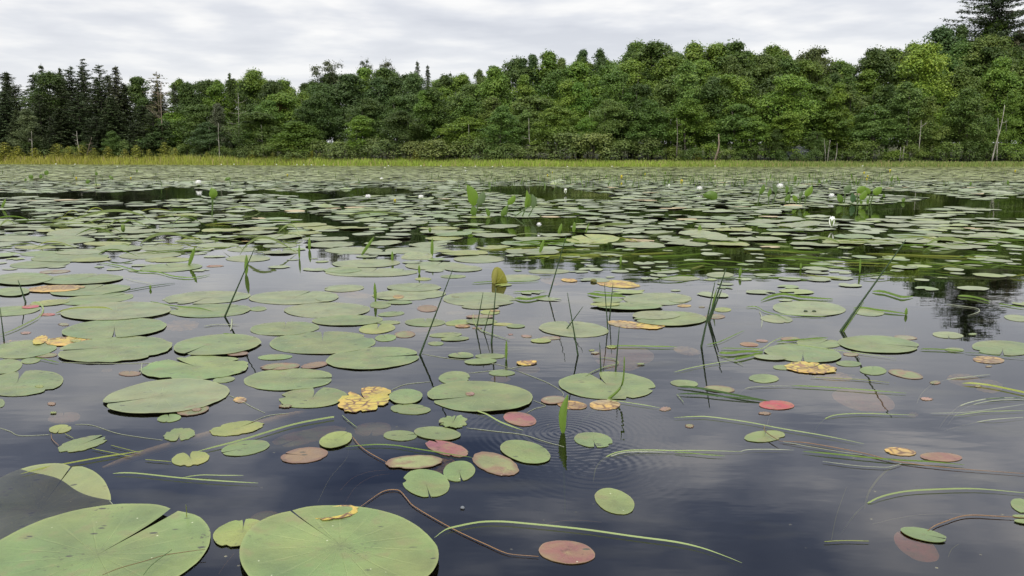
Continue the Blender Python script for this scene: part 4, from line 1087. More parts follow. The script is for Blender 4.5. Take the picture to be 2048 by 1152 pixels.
P('B', 748, 76, 82, 38, 0, 60, 'bright', label='crumpled star-edged green leaf near the wide slit pad', rag=0.13, bites=4, lift=0.03, und=0.008)
P('B', 1140, 55, 98, 39, -10, None, 'pink', label='pink-red oval pad left of the upright green blade')
P('B', 690, 325, 75, 45, 20, None, 'tan', sub=0.008, rag=0.04)
P('B', 715, 228, 128, 40, -14, None, 'pink', label='mottled red-orange pad with a bitten near rim, lower centre', rag=0.03, bites=3)
P('B', 520, 310, 165, 40, 3, None, 'olive', label='green pad with torn dark brown edges touching a tan sunken piece', rag=0.03, bites=2, shade=1.25)
P('B', 785, 361, 94, 60, 8, 285, 'bright', label='small bright pad with a V-shaped black mark and nibbled near rim', open_=0.08)
P('B', 592, 432, 137, 82, -8, 285, 'bright', label='round bright green pad with a tiny nibbled near notch, lower centre', open_=0.05)
P('B', 998, 318, 140, 60, -16, None, 'olive', label='brown-edged decaying pad left of the speckled green oval', rag=0.03)
P('B', 1172, 250, 150, 62, -12, None, 'bright', label='speckled green oval pad below the reflection of the upright blade', shade=0.95)
P('B', 1570, 178, 113, 44, -6, 287, 'green', label='small grey-green pad with a V notch right of the upright blade', open_=0.09)
P('B', 1695, 537, 120, 70, -20, None, 'bright', label='lone bright green oval pad in open water right of centre')
P('B', 1415, 836, 168, 66, -6, None, 'pink', label='dusty pink-red oval pad in open water near the bottom', shade=0.9)
P('S', 742, 545, 92, 9, 0, 30, 'pale', open_=0.03)
P('H', 645, 679, 176, 25, 0, 30, 'pale', label='broad pale pad beyond and left of the upright folded leaf', open_=0.03)
P('H', 240, 666, 200, 24, 1, None, 'pale')
P('H', 105, 704, 112, 18, 1, None, 'green')
P('H', 810, 696, 110, 18, 0, None, 'pale')
P('H', 750, 741, 75, 10, 0, None, 'green')
P('H', 575, 756, 48, 9, 0, None, 'lime')
P('H', 1130, 750, 132, 20, 0, None, 'pale', desc='dusty lily pad')
P('H', 1370, 770, 112, 22, -4, None, 'tan', sub=0.002, rag=0.05)
P('H', 1430, 764, 48, 10, -4, None, 'yellow', rag=0.06)
P('H', 1715, 786, 130, 21, -4, None, 'yellow', label='yellow withered pad with a small rusty lump behind it', rag=0.05, bites=2)
P('H', 1310, 712, 120, 14, 0, None, 'pale')
P('H', 900, 640, 150, 22, 0, None, 'pale')
P('H', 540, 590, 190, 20, 0, None, 'pale')
P('H', 170, 590, 170, 20, 0, None, 'pale')
# --- right
P('S', 1340, 639, 74, 14, 0, 150, 'green', label='wide smooth pad touching the withered yellow pair, right of centre', open_=0.03)
P('K', 450, 770, 190, 36, 0, None, 'pale')
P('K', 460, 635, 270, 50, 0, None, 'pale', label='wide pale pad beyond the smooth pad, right of centre')
P('K', 240, 700, 260, 28, 0, None, 'green')
P('K', 640, 470, 160, 18, 0, None, 'pale')
P('K', 960, 440, 110, 22, 0, None, 'pale')
P('K', 60, 655, 120, 20, 0, None, 'green')
P('K', 40, 690, 120, 14, 0, None, 'lime')
P('F', 790, 170, 216, 44, -2, None, 'pale', label='large pad carrying two small dark lumps, right of the rush bundle')
P('F', 600, 230, 95, 22, -4, None, 'pale')
P('F', 1140, 190, 90, 22, -4, None, 'pale')
P('F', 285, 175, 50, 13, 0, None, 'lime')
P('F', 240, 215, 60, 14, 0, None, 'dull')
P('F', 1603, 324, 92, 19, -4, 288, 'pale', label='small pad just in front of the dark pine reflection', open_=0.05)
P('F', 1355, 338, 68, 12, -4, None, 'dull')
P('F', 680, 346, 55, 11, 0, None, 'olive')
P('F', 850, 372, 132, 28, -2, 20, 'green', rag=0.03, bites=1)
P('F', 1198, 381, 242, 49, -3, -4, 'green', label='long smooth pad with a slit to the right, on the right side', cen=(-40, -8), open_=0.04)
P('F', 1925, 400, 182, 44, -3, 262, 'green', label='large pad cut by the right picture edge with near notch', open_=0.08)
P('F', 755, 434, 228, 50, -4, 268, 'green', label='large two-lobed pad beside the pointed green grass blades', cen=(0, -14), open_=0.05, rag=0.01)
P('F', 560, 458, 95, 14, -4, None, 'pale')
P('F', 1022, 491, 73, 17, -2, None, 'green')
P('F', 1035, 437, 46, 10, -2, None, 'dull', rag=0.04)
P('F', 1165, 532, 79, 25, -2, 100, 'bright', label='small round bright pad touching a red-rimmed olive pad', open_=0.02)
P('F', 1355, 553, 103, 23, -10, None, 'olive', label='red-rimmed olive oval pad at the right')
P('F', 525, 578, 88, 25, -1, 190, 'green', label='small lone oval pad left of the torn yellow patch, right side', open_=0.02)
P('F', 935, 566, 112, 28, -4, None, 'tan', desc='sunken tan pad', sub=0.006, rag=0.05)
P('F', 640, 513, 60, 14, -2, None, 'green')
P('F', 800, 518, 152, 34, -4, 20, 'yellow', label='torn yellow patch of leaf at the right, half sunken', rag=0.07, bites=4, sub=0.0)
P('F', 1840, 469, 93, 21, -4, 170, 'tan', desc='tan curled pad', rag=0.02, open_=0.08, shade=0.7)
P('F', 1700, 586, 104, 36, -6, None, 'tan', sub=0.02, shade=0.8)
P('F', 1840, 622, 85, 40, -6, None, 'tan', sub=0.03, rag=0.05, shade=0.8)
P('F', 1110, 702, 190, 62, -10, None, 'mauve', label='large faint sunken tan and purple pad right of the scarlet pad', sub=0.025, shade=1.3)
P('F', 60, 607, 82, 20, -4, None, 'green', rag=0.02)
P('F', 265, 640, 90, 20, -4, None, 'olive', rag=0.03)
P('F', 600, 734, 105, 26, -2, None, 'scarlet', label='scarlet oval pad at the tips of two dark blades')
P('F', 75, 414, 80, 25, -8, None, 'tan', rag=0.02, sub=0.003)
P('F', 440, 378, 55, 12, -4, None, 'rust')
P('F', 515, 357, 35, 7, -4, None, 'mauve')
P('F', 1640, 410, 55, 12, -2, None, 'green')
P('F', 30, 118, 62, 16, 0, None, 'pale')
P('F', 60, 152, 40, 8, 0, None, 'orange')
P('F', 2010, 225, 80, 18, -6, None, 'pale')
P('C', 530, 156, 118, 33, 5, 75, 'bright', label='split green leaf crossed by a rusty stem, lower right', open_=0.05, rag=0.02, bites=1)
P('C', 1325, 246, 92, 23, -6, None, 'tan', label='small old tan pad beside the red pad at lower right', rag=0.03, shade=0.75)
P('C', 1562, 278, 122, 26, -3, None, 'pink', label='small dark-edged red pad at lower right', shade=0.9)
P('C', 1418, 800, 148, 68, -28, None, 'pink', label='sunken purple-red pad under the folded olive pad, bottom right', sub=0.004, shade=1.9)
P('C', 1462, 736, 138, 34, -12, -12, 'green', label='folded olive pad over the purple-red pad, bottom right', open_=0.08, shade=0.95)
P('C', 2060, 570, 95, 42, -18, None, 'bright', label='green pad cut off by the right edge near the bottom')
P('C', 2050, 628, 70, 9, -6, None, 'bright')
P('C', 2060, 660, 70, 12, -6, None, 'bright')

for i in range(40):
    x, y = rng.uniform(20, 2030), rng.uniform(560, 860)
    if rng.random() < 0.3: x = rng.uniform(900, 1700); y = rng.uniform(560, 720)
    w = rng.uniform(5, 13) * (0.7 + (y - 560) / 700)
    P('S', x, y, w, w * (0.13 + (y - 560) / 1500) * rng.uniform(0.8, 1.5), rng.uniform(-5, 5), None, rng.choice(['tan', 'brown', 'dull', 'lime', 'mauve', 'green', 'olive']), rag=0.22, bites=4, lift=0.003, und=0.002,
      sub=rng.choice([0, 0, 0.004]), name='leaf_fragment', cat='leaf fragment', desc='small ragged leaf scrap')
# --- the dense carpet of leaves beyond the open water
LEAF_M = M_pad['green']
protos = []
for i in range(10):
    rs = random.Random(i)
    nt_ = rs.uniform(0, 6.28)
    me = pad_mesh(lambda phi, r: (math.cos(phi) * r * 0.5, math.sin(phi) * r * 0.46), nt_ if i % 4 else None, 0.08 + 0.04 * (i % 3), 0.012 + 0.02 * (i % 3 == 0), 1 + i % 4, 900 + i, 0.006, 0.003, seg=40, rings=4, curl=0.006)
    protos.append(me)
for me in protos: me.materials.append(LEAF_M)
def dens(px, py):
    """how much of the water the leaves cover there"""
    n_ = noise.noise(Vector((px * 0.006, py * 0.055, 2.2))); n2_ = noise.noise(Vector((px * 0.0016, py * 0.02, 9)))
    if py < 352: d = 0.95
    elif py < 372: d = 0.85
    elif py < 440: d = 0.55
    elif py < 480: d = 0.60
    elif py < 505: d = 0.62 if px < 700 else 0.5
    elif py < 520: d = 0.5 if px < 950 else 0.22
    else: d = 0.10
    if py > 372:
        d += 1.15 * n_ + 0.45 * n2_
        for (cx, cy, w, h, v) in ((90, 405, 170, 22, -0.35), (330, 395, 120, 16, -0.3), (90, 440, 190, 14, -0.25), (1130, 392, 120, 12, -0.4), (1250, 425, 140, 10, -0.3), (1760, 430, 260, 10, -0.4), (1900, 410, 180, 12, -0.3),
                                  (1250, 505, 220, 16, -0.5), (1650, 505, 300, 16, -0.4), (1930, 510, 140, 14, -0.8), (250, 470, 120, 8, -0.3), (700, 490, 120, 7, -0.3), (1000, 405, 200, 12, 0.2), (1500, 400, 200, 10, 0.3), (560, 420, 200, 14, 0.25)):
            d += v * math.exp(-((px - cx) / w) ** 2 - ((py - cy) / h) ** 2)
    return d
cands = []
Y = 5.0
cells = {}
def far_ok(x, y, r, tight):
    k0 = (int(x // 0.7), int(y // 0.7))
    for i in (-1, 0, 1):
        for j in (-1, 0, 1):
            for (a, b, q) in cells.get((k0[0] + i, k0[1] + j), ()):
                if (a - x) ** 2 + (b - y) ** 2 < ((q + r) * tight) ** 2: return False
    cells.setdefault(k0, []).append((x, y, r)); return True
for lst in GRID.values():
    for (x, y, r, ly) in lst: cells.setdefault((int(x // 0.7), int(y // 0.7)), []).append((x, y, r))
rs = random.Random(77)
for tight, tries in ((0.92, 30000), (0.78, 42000)):
    for i in range(tries):
        Y = 6.0 + (28.5 - 6.0) * rs.random() ** 0.62
        half = 0.70 * Y + 1.2; X = rs.uniform(-half, half)
        r = rs.choice([rs.uniform(0.11, 0.17), rs.uniform(0.18, 0.25), rs.uniform(0.20, 0.27)])
        px, py = px_of(X, Y), py_of(X, Y)
        if py > 560: continue
        if rs.random() > dens(px, py): continue
        if dens(px, py) < 0.30: continue
        if far_ok(X, Y, r, tight): cands.append((X, Y, r, px, py))
def shown(c):
    X, Y, r, px, py = c
    if not (10 < px < 2038): return 0
    return (r / Y) ** 2 / Y
cands.sort(key=shown, reverse=True)
n_single = 298 - pad_no[0]
print('traced pads', pad_no[0], 'carpet', len(cands))
def look(rs):
    q = rs.random()
    if q < 0.66: return 'pale', COL['pale']
    if q < 0.84: return 'green', (0.105, 0.155, 0.048)
    if q < 0.993: return 'lime', COL['lime']
    return 'tan', (0.30, 0.23, 0.10)
for c in cands[:n_single]:
    X, Y, r, px, py = c
    k, q = look(rs)
    o = link(bpy.data.objects.new('lily_pad', protos[rs.randrange(10)]))
    ly = layer_for(X, Y, r)
    o.location = (X, Y, 0.002 + 0.003 * min(ly, 6)); o.scale = (2 * r, 2 * r, 1.0)
    tl_ = 0.07 if rs.random() < 0.16 else 0.012; o.location.z += tl_ * r * 0.8; o.rotation_euler = (rs.gauss(0, tl_), rs.gauss(0, tl_), rs.uniform(0, 6.28)); j = rs.uniform(0.88, 1.1)
    o.color = (q[0] * j, q[1] * j, q[2] * j, 1)
    thing(o, 'lily pad', None, {'pale': 'pale green', 'green': 'mid green', 'lime': 'yellow-green', 'tan': 'tan withered'}[k] + ' pad in the carpet', px, py, 'lily pads in the dense carpet beyond the open water')
# the rest of the carpet, too many to single out
def merged(name, items, label, seed, segs=14):
    n = len(items); rs_ = np.random.RandomState(seed)
    it = np.array([(a[0], a[1], a[2]) for a in items])
    ang = np.linspace(0, 2 * math.pi, segs, endpoint=False)[None, :] + rs_.uniform(0, 6.28, (n, 1))
    rad = it[:, 2:3] * (1 + rs_.normal(size=(n, segs)) * 0.05); sq = rs_.uniform(0.70, 1.0, (n, 1))
    cut = rs_.randint(0, segs, n); has = rs_.uniform(size=n) < 0.7
    rad[np.arange(n)[has], cut[has]] *= 0.25
    rot = rs_.uniform(0, 3.14, (n, 1)); cx_, cy_ = np.cos(ang) * rad, np.sin(ang) * rad * sq
    x = it[:, 0:1] + cx_ * np.cos(rot) - cy_ * np.sin(rot); y = it[:, 1:2] + cx_ * np.sin(rot) + cy_ * np.cos(rot)
    tw = np.where(rs_.uniform(size=(n, 1)) < (0.18 if segs > 8 else 0), 0.06, 0.012); tx, ty = rs_.normal(size=(n, 1)) * tw, rs_.normal(size=(n, 1)) * tw
    z = 0.002 + rs_.uniform(0, 0.010, (n, 1)) + tx * (x - it[:, 0:1]) + ty * (y - it[:, 1:2]) + np.abs(rs_.normal(size=(n, segs))) * 0.0025 + 0.003
    curl = (rs_.uniform(size=(n, 1)) < (0.07 if segs > 8 else 0.0)) * np.maximum(0, np.cos(ang + rs_.uniform(0, 6, (n, 1)))) ** 4 * it[:, 2:3] * 0.22
    z = np.maximum(0.002 + (z + curl - 0.002) * np.minimum(1, it[:, 2:3] / 0.22) ** 1.5, 0.0015)
    V = np.zeros((n, segs + 1, 3), np.float32); V[:, :segs, 0] = x; V[:, :segs, 1] = y; V[:, :segs, 2] = z
    V[:, segs] = np.stack([it[:, 0], it[:, 1], 0.0015 + (0.005 + rs_.uniform(0, 0.006, n)) * np.minimum(1, it[:, 2] / 0.22) ** 1.5], axis=1)
    j = np.arange(segs); tri = np.stack([np.full(segs, segs), j, (j + 1) % segs], axis=1)
    F = (np.arange(n) * (segs + 1))[:, None, None] + tri[None]
    me = mesh_np(name, V.reshape(-1, 3), F.reshape(-1, 3), (M_carpet,), smooth=True)
    u = rs_.uniform(size=n); col = np.zeros((n, 3), np.float32)
    for i in range(n):
        c_ = COL['pale'] if u[i] < .64 else (0.125, 0.170, 0.048) if u[i] < .84 else (0.16, 0.195, 0.045) if u[i] < .985 else (0.30, 0.23, 0.10)
        if segs == 8: c_ = (0.17, 0.19, 0.05) if u[i] < 0.6 else (0.20, 0.24, 0.05)
        col[i] = np.array(c_) * rs_.uniform(0.85, 1.12)
    a = me.attributes.new('tone', 'FLOAT_COLOR', 'POINT'); a.data.foreach_set('color', np.concatenate([np.repeat(col, segs + 1, axis=0), np.ones((n * (segs + 1), 1), np.float32)], axis=1).ravel())
    o = setting(link(bpy.data.objects.new(name, me)), 'stuff'); o['label'] = label; o['category'] = 'lily pads'
    return o
M_carpet, t = new_mat('carpet_leaves')
aa = N(t, 'ShaderNodeAttribute'); aa.attribute_name = 'tone'
tcn = N(t, 'ShaderNodeTexCoord'); n = N(t, 'ShaderNodeTexNoise'); n.inputs['Scale'].default_value = 12; n.inputs['Detail'].default_value = 4; L(t, tcn.outputs['Object'], n.inputs['Vector'])
h = N(t, 'ShaderNodeHueSaturation'); L(t, aa.outputs['Color'], h.inputs['Color']); L(t, maprange(t, n.outputs[0], 0.3, 0.7, 0.85, 1.15), h.inputs['Value'])
p = N(t, 'ShaderNodeBsdfPrincipled'); p.inputs['Roughness'].default_value = 0.36; p.inputs['Specular IOR Level'].default_value = 1.0; L(t, h.outputs[0], p.inputs['Base Color'])
o_ = N(t, 'ShaderNodeOutputMaterial'); L(t, p.outputs[0], o_.inputs[0])
rest = cands[n_single:]
for i in range(420):
    px, py = rs.uniform(1000, 2060), rs.uniform(470, 610)
    if rs.random() < (py - 520) / 100 or (px > 1750 and py > 540 and rs.random() < 0.6): continue
    g = on_z(px, py)
    if far_ok(g.x, g.y, 0.09, 0.8): rest.append((g.x, g.y, rs.uniform(0.03, 0.11), px, py))
for i in range(160):
    px, py = rs.uniform(0, 900), rs.uniform(470, 545); g = on_z(px, py)
    if far_ok(g.x, g.y, 0.09, 0.8): rest.append((g.x, g.y, rs.uniform(0.03, 0.10), px, py))
merged('floating_leaves', rest, 'carpet of lily pads across the middle of the pond, too many to count', 5)
far = []
rs = random.Random(99)
for i in range(90000):
    Y = 27.5 + (112 - 27.5) * rs.random() ** 0.8; half = 0.70 * Y + 2; X = rs.uniform(-half, half)
    if Y > shore_y(px_of(X, Y)) + 0.5: continue
    px, py = px_of(X, Y), py_of(X, Y)
    g = noise.noise(Vector((X * 0.09, Y * 0.16, 1.0))) + 0.5 * noise.noise(Vector((X * 0.3, Y * 0.5, 4)))
    d = 0.80 if Y < 40 else 0.93
    if px > 1300 and 340 < py < 347: d -= 0.25
    if rs.random() > d + 0.7 * g: continue
    far.append((X, Y, rs.uniform(0.14, 0.26) * (1 + (Y - 27) / 70)))
merged('lily_pad_sheet', far, 'unbroken far sheet of lily pads reaching to the marsh grass', 6, segs=8)

# ------------------------------------------------------------ blades, stems and twigs on and in the water
BC = {'grass': (0.17, 0.25, 0.035), 'light': (0.34, 0.40, 0.15), 'pale': (0.42, 0.44, 0.30), 'yellow': (0.34, 0.36, 0.07), 'dark': (0.07, 0.12, 0.03), 'wood': (0.62, 0.44, 0.30), 'red': (0.33, 0.17, 0.09), 'brown': (0.20, 0.13, 0.06), 'rush': (0.05, 0.085, 0.03)}
def ground_of(p, z): return on_z(p[0], p[1], z)
def lying(reg, pts, w, col, desc=None, label=None, z=0.004, name='grass_blade', cat='grass blade', round_=False, taper=(0.25, 0.25), flat=0.35, n=26, group='loose blades and stems on the water'):
    """a blade or stem lying along the water; pts may carry a height as third value"""
    w = w * ORG[reg][2] * (0.95 if reg != 'J' else 1.3)
    pp = [(*src(reg, p[0], p[1]), (p[2] if len(p) > 2 else z)) for p in pts]
    pp = smooth_pts(pp, n); m_ = len(pp); s3 = [on_z(a, b, c) for a, b, c in pp]
    o3 = s3[m_ // 2].copy(); V, F = [], []
    if round_:
        rad = []
        for i, q in enumerate(s3):
            k = i / (m_ - 1); tp = min(1, taper[0] + k * 6, taper[1] + (1 - k) * 4); rad.append(max(0.0006, 0.5 * w * tp / FPX * depth_of(q)))
        tube_geo(V, F, [q - o3 for q in s3], rad, 6)
    else:
        for i, q in enumerate(s3):
            k = i / (m_ - 1); tp = min(1, taper[0] + k * 5, taper[1] + (1 - k) * 3.2)
            a, b = pp[max(0, i - 1)], pp[min(m_ - 1, i + 1)]
            tx, ty = b[0] - a[0], b[1] - a[1]; l = math.hypot(tx, ty) + 1e-6
            nx, ny = -ty / l, tx / l
            wm = w * tp / FPX * depth_of(q) * 0.5
            cr = Vector((nx, -ny * flat * 1.2, -ny * (1 - flat * 0.5))); 
            if cr.length < 0.3: cr = cr.normalized()
            cr *= wm; lift = Vector((0, 0, abs(cr.z)))
            V += [q - o3 + cr + lift, q - o3 + lift + Vector((0, 0, 0.15 * wm)), q - o3 - cr + lift]
            if i: b0 = (i - 1) * 3; F += [(b0, b0 + 1, b0 + 4, b0 + 3), (b0 + 1, b0 + 2, b0 + 5, b0 + 4)]
    me = mesh_py(name, V, F, M_blade); o = link(bpy.data.objects.new(name, me)); o.location = o3
    c = BC[col]; j = rng.uniform(0.92, 1.08); o.color = (c[0] * j, c[1] * j, c[2] * j, 1)
    px = sum(p[0] for p in pp) / m_; py = sum(p[1] for p in pp) / m_
    thing(o, cat, label, desc, px, py, group)
    return o
lying('A', [(660, 372), (790, 372), (1060, 400), (1300, 418), (1510, 428)], 8, 'light', label='pale green blade with a clear kink below the sunken log, lower left')
lying('A', [(1070, 395), (1180, 382), (1310, 384), (1425, 383)], 5, 'light', label='short blade branching off the pale kinked blade, lower left')
lying('A', [(1160, 242), (1400, 182), (1700, 92), (1900, 52), (1955, 44)], 11, 'light', label='long light green blade with a club-like bud end, left of centre', taper=(0.3, 1.0))
lying('A', [(120, 375), (240, 345), (340, 325), (560, 285), (700, 262), (840, 238)], 9, 'yellow', label='yellow-green blade lying above the huge half-sunken pad', taper=(0.15, 0.2))
lying('A', [(850, 290), (1000, 302)], 4, 'yellow', desc='thin yellow stalk', round_=True, name='leaf_stalk', cat='stalk')
lying('A', [(540, 226), (770, 272)], 4, 'yellow', desc='thin yellow stalk', round_=True, name='leaf_stalk', cat='stalk')
lying('A', [(650, 206), (820, 250)], 3.5, 'yellow', desc='thin yellow stalk', round_=True, name='leaf_stalk', cat='stalk')
lying('A', [(380, 138), (430, 165)], 3.5, 'yellow', desc='thin yellow stalk', round_=True, name='leaf_stalk', cat='stalk')
lying('A', [(300, 140), (305, 170), (345, 208)], 3.5, 'red', desc='thin reddish stalk', round_=True, name='leaf_stalk', cat='stalk')
lying('A', [(0, 105), (60, 125), (120, 150), (290, 143)], 3, 'pale', desc='thin white stalk', round_=True, name='leaf_stalk', cat='stalk', z=0.001)
lying('D', [(440, 845), (540, 850), (700, 900), (950, 937)], 3, 'pale', desc='long thin white stalk', round_=True, name='leaf_stalk', cat='stalk', z=0.001)
lying('D', [(1470, 832), (1570, 793), (1690, 780)], 3, 'pale', desc='thin white stalk', round_=True, name='leaf_stalk', cat='stalk', z=0.001)
lying('A', [(600, 338), (780, 275), (900, 235), (1040, 195), (1200, 150), (1400, 105), (1540, 75), (1700, 30), (1830, 0)], 46, 'wood', label='sunken brown log slanting under the small pads, lower left', z=-0.016, round_=True, name='sunken_log', cat='log', taper=(0.3, 0.3))
lying('A', [(600, 965), (700, 925), (860, 880), (960, 850), (1100, 828), (1200, 815)], 5, 'brown', label='forked brown twig lying on the huge lower-left pad', z=0.014, round_=True, name='twig', cat='twig')
lying('A', [(840, 965), (890, 905), (1005, 818)], 4, 'dark', label='dark side twig crossing the brown twig on the lower-left pad', z=0.015, round_=True, name='twig', cat='twig')
lying('A', [(1090, 640, 0.004), (1092, 600, 0.02), (1088, 555, 0.05)], 5, 'yellow', label='short yellow shoot standing at the tip of the lower-left pad', name='shoot', cat='shoot', round_=True)
lying('A', [(1280, 960), (1320, 900), (1370, 840)], 3, 'red', desc='thin reddish stalk', round_=True, name='leaf_stalk', cat='stalk', z=-0.01)
lying('A', [(1860, 540), (1930, 400), (2030, 280), (2035, 200)], 4, 'pale', desc='faint sunken white stalk', round_=True, name='leaf_stalk', cat='stalk', z=-0.04)
lying('A', [(640, 530), (660, 555), (658, 585)], 4, 'pale', desc='short white stalk', round_=True, name='leaf_stalk', cat='stalk')
lying('B', [(120, 215), (300, 204), (420, 210), (480, 220), (700, 255), (860, 278)], 7, 'grass', label='thin green blade running to the brown-edged decaying pad')
lying('B', [(640, 748), (700, 705), (760, 687), (900, 660), (1020, 656), (1150, 665), (1500, 700), (1800, 742), (2048, 775), (2200, 808), (2320, 848), (2440, 895)], 11, 'light', label='longest light green blade, arching across the bottom of the pond view', n=50, taper=(0.15, 0.15))
lying('B', [(200, 572), (300, 500), (350, 473), (400, 466), (440, 475), (480, 520), (530, 570), (720, 680), (850, 745), (950, 790), (1040, 830), (1100, 845), (1250, 857)], 6, 'red', label='long bent reddish stalk looping from the huge round bottom pad', round_=True, name='leaf_stalk', cat='stalk', n=50, z=0.003)
lying('B', [(1290, 668), (1380, 650), (1480, 645), (1620, 657)], 3.5, 'red', desc='faint thin red stalk', round_=True, name='leaf_stalk', cat='stalk', z=-0.004)
lying('B', [(160, 155), (200, 205), (260, 250), (360, 305)], 5, 'red', label='reddish stalk running from the spotted yellow-green pad', round_=True, name='leaf_stalk', cat='stalk')
lying('B', [(100, 30), (140, 65), (188, 102)], 4, 'light', desc='thin pale stalk', round_=True, name='leaf_stalk', cat='stalk')
lying('B', [(380, 350), (260, 362), (160, 400), (90, 470)], 3.5, 'red', desc='faint sunken red stalk', round_=True, name='leaf_stalk', cat='stalk', z=-0.02)
lying('B', [(400, 372), (280, 390), (180, 450), (120, 540)], 3.5, 'red', desc='faint sunken red stalk', round_=True, name='leaf_stalk', cat='stalk', z=-0.02)
lying('B', [(830, 105), (1000, 125), (1160, 145), (1290, 185), (1400, 215)], 3.5, 'pale', desc='fine white stalk', round_=True, name='leaf_stalk', cat='stalk', z=0.001)
lying('B', [(1570, 420, -0.05), (1590, 330, -0.02), (1660, 268, 0.001), (1760, 240), (1900, 236), (2048, 240), (2200, 238), (2440, 244)], 6.5, 'light', label='pale blade curving up from the ripples and lying rightwards', n=40)
lying('B', [(1610, 305, -0.02), (1700, 262), (1800, 246), (2000, 248)], 5, 'pale', desc='pale thin blade')
lying('C', [(0, 248), (100, 254), (200, 264), (300, 270)], 6, 'grass', desc='short green blade')
lying('C', [(390, 242), (440, 233), (560, 231), (700, 235)], 4, 'pale', desc='pale thin blade')
lying('C', [(755, 243), (950, 262), (1200, 287), (1350, 298), (1500, 305), (1700, 322)], 9, 'grass', label='straight dark green blade below the small old tan pad', flat=0.2)
lying('C', [(0, 45), (120, 40), (220, 43), (430, 72), (640, 112), (900, 155), (1110, 198)], 6, 'light', label='long straight pale blade passing over the split green leaf')
lying('C', [(620, 182), (760, 190), (900, 212), (1100, 250), (1250, 288), (1400, 315), (1650, 342), (2048, 372)], 5, 'red', label='long reddish stalk from the split green leaf to the right edge', round_=True, name='leaf_stalk', cat='stalk', n=40)
lying('C', [(640, 186), (800, 215), (950, 240), (1100, 262)], 3.5, 'pale', desc='thin pale stalk', round_=True, name='leaf_stalk', cat='stalk')
lying('C', [(535, 88), (528, 115), (560, 145), (620, 182)], 6, 'brown', label='rusty curved stem lying across the split green leaf', round_=True, name='leaf_stalk', cat='stalk', z=0.012)
lying('F', [(572, 770), (555, 810), (545, 850)], 3.5, 'pale', desc='faint short white stalk', round_=True, name='leaf_stalk', cat='stalk', z=-0.01)
lying('C', [(820, 135, -0.05), (845, 90, -0.02), (890, 50, 0), (960, 29), (1100, 22), (1250, 26), (1410, 30)], 6, 'light', label='hooked pale blade with a dark tip under the faint sunken pad, right')
lying('C', [(980, 722, -0.09), (1030, 650, -0.05), (1080, 590, -0.025), (1140, 545, 0), (1220, 508), (1350, 480), (1500, 469), (1700, 463), (1850, 468), (2060, 487)], 10, 'light', label='wide pale blade arching up out of deep water at lower right', n=44)
lying('C', [(1115, 582, -0.09), (1130, 510, -0.06), (1160, 450, -0.04), (1230, 370, -0.02), (1330, 315, 0)], 12, 'yellow', label='sunken olive blade curving towards the long reddish stalk, right', name='grass_blade')
lying('C', [(870, 300), (1050, 324), (1180, 333), (1260, 333), (1330, 313)], 4, 'pale', desc='thin pale stalk', round_=True, name='leaf_stalk', cat='stalk')
lying('C', [(1485, 706), (1530, 675), (1600, 648), (1680, 622), (1760, 615), (1900, 622), (2060, 630)], 6, 'red', label='pinkish stalk arching from the folded olive pad, bottom right', round_=True, name='leaf_stalk', cat='stalk')
lying('C', [(1160, 668), (1300, 635), (1450, 612), (1620, 608), (1740, 612)], 3.5, 'pale', desc='fine pale stalk', round_=True, name='leaf_stalk', cat='stalk', z=-0.004)
lying('C', [(880, 770), (1000, 764), (1140, 767)], 4, 'yellow', desc='short pale floating stem', round_=True, name='leaf_stalk', cat='stalk')
lying('C', [(920, 770, -0.05), (950, 620, -0.05), (1010, 450, -0.04)], 3.5, 'yellow', desc='faint sunken stalk', round_=True, name='leaf_stalk', cat='stalk')
lying('C', [(1605, 860), (1625, 815), (1665, 785)], 3.5, 'yellow', desc='faint sunken stalk', round_=True, name='leaf_stalk', cat='stalk', z=-0.02)
lying('F', [(1555, 862, -0.06), (1600, 800, -0.03), (1680, 735, 0), (1800, 702), (1900, 692), (2060, 690)], 5, 'pale', desc='arching white blade')
lying('F', [(1600, 850, -0.06), (1660, 780, -0.03), (1760, 728, 0), (1900, 704), (2060, 700)], 4, 'pale', desc='arching white blade')
lying('F', [(1580, 885, -0.03), (1700, 850, -0.01), (1850, 820), (2060, 803)], 5, 'pale', desc='arching white blade')
lying('F', [(1640, 795), (1800, 772), (1920, 768), (2060, 765)], 4, 'light', desc='straight pale blade')
lying('F', [(1500, 780), (1700, 775), (1900, 750), (2060, 725)], 3, 'pale', desc='straight pale blade')
lying('F', [(1800, 700), (1860, 696), (1960, 690), (2060, 693)], 5, 'dark', desc='short dark green blade')
lying('F', [(1420, 725, -0.07), (1440, 680, -0.05), (1475, 640, -0.03), (1530, 603, -0.01), (1620, 580, 0), (1720, 568), (1850, 552)], 7, 'pale', label='faint white stalk bending round the sunken tan pads at right', round_=True, name='leaf_stalk', cat='stalk')
lying('F', [(1685, 605), (1760, 609), (1850, 620), (1950, 640), (2060, 664)], 12, 'yellow', label='yellow-green blade coming in from the right edge over sunken tan pads', taper=(0.1, 1))
lying('F', [(20, 624), (120, 634), (250, 655), (400, 685), (560, 710)], 13, 'dark', label='upper one of the two dark blades pointing at the scarlet pad', flat=0.2)
lying('F', [(20, 668), (150, 670), (250, 682), (400, 696), (540, 709)], 10, 'dark', label='lower one of the two dark blades pointing at the scarlet pad', flat=0.2)
lying('F', [(15, 668), (40, 695), (56, 716)], 3, 'light', desc='short pale stalk', round_=True, name='leaf_stalk', cat='stalk')
lying('F', [(685, 620), (800, 624), (950, 633), (1150, 648), (1360, 663)], 7, 'grass', label='long flat green blade above the faint sunken purple pad')
lying('F', [(380, 672, -0.03), (420, 635, 0), (520, 622), (680, 620)], 3.5, 'pale', desc='thin pale stalk', round_=True, name='leaf_stalk', cat='stalk')
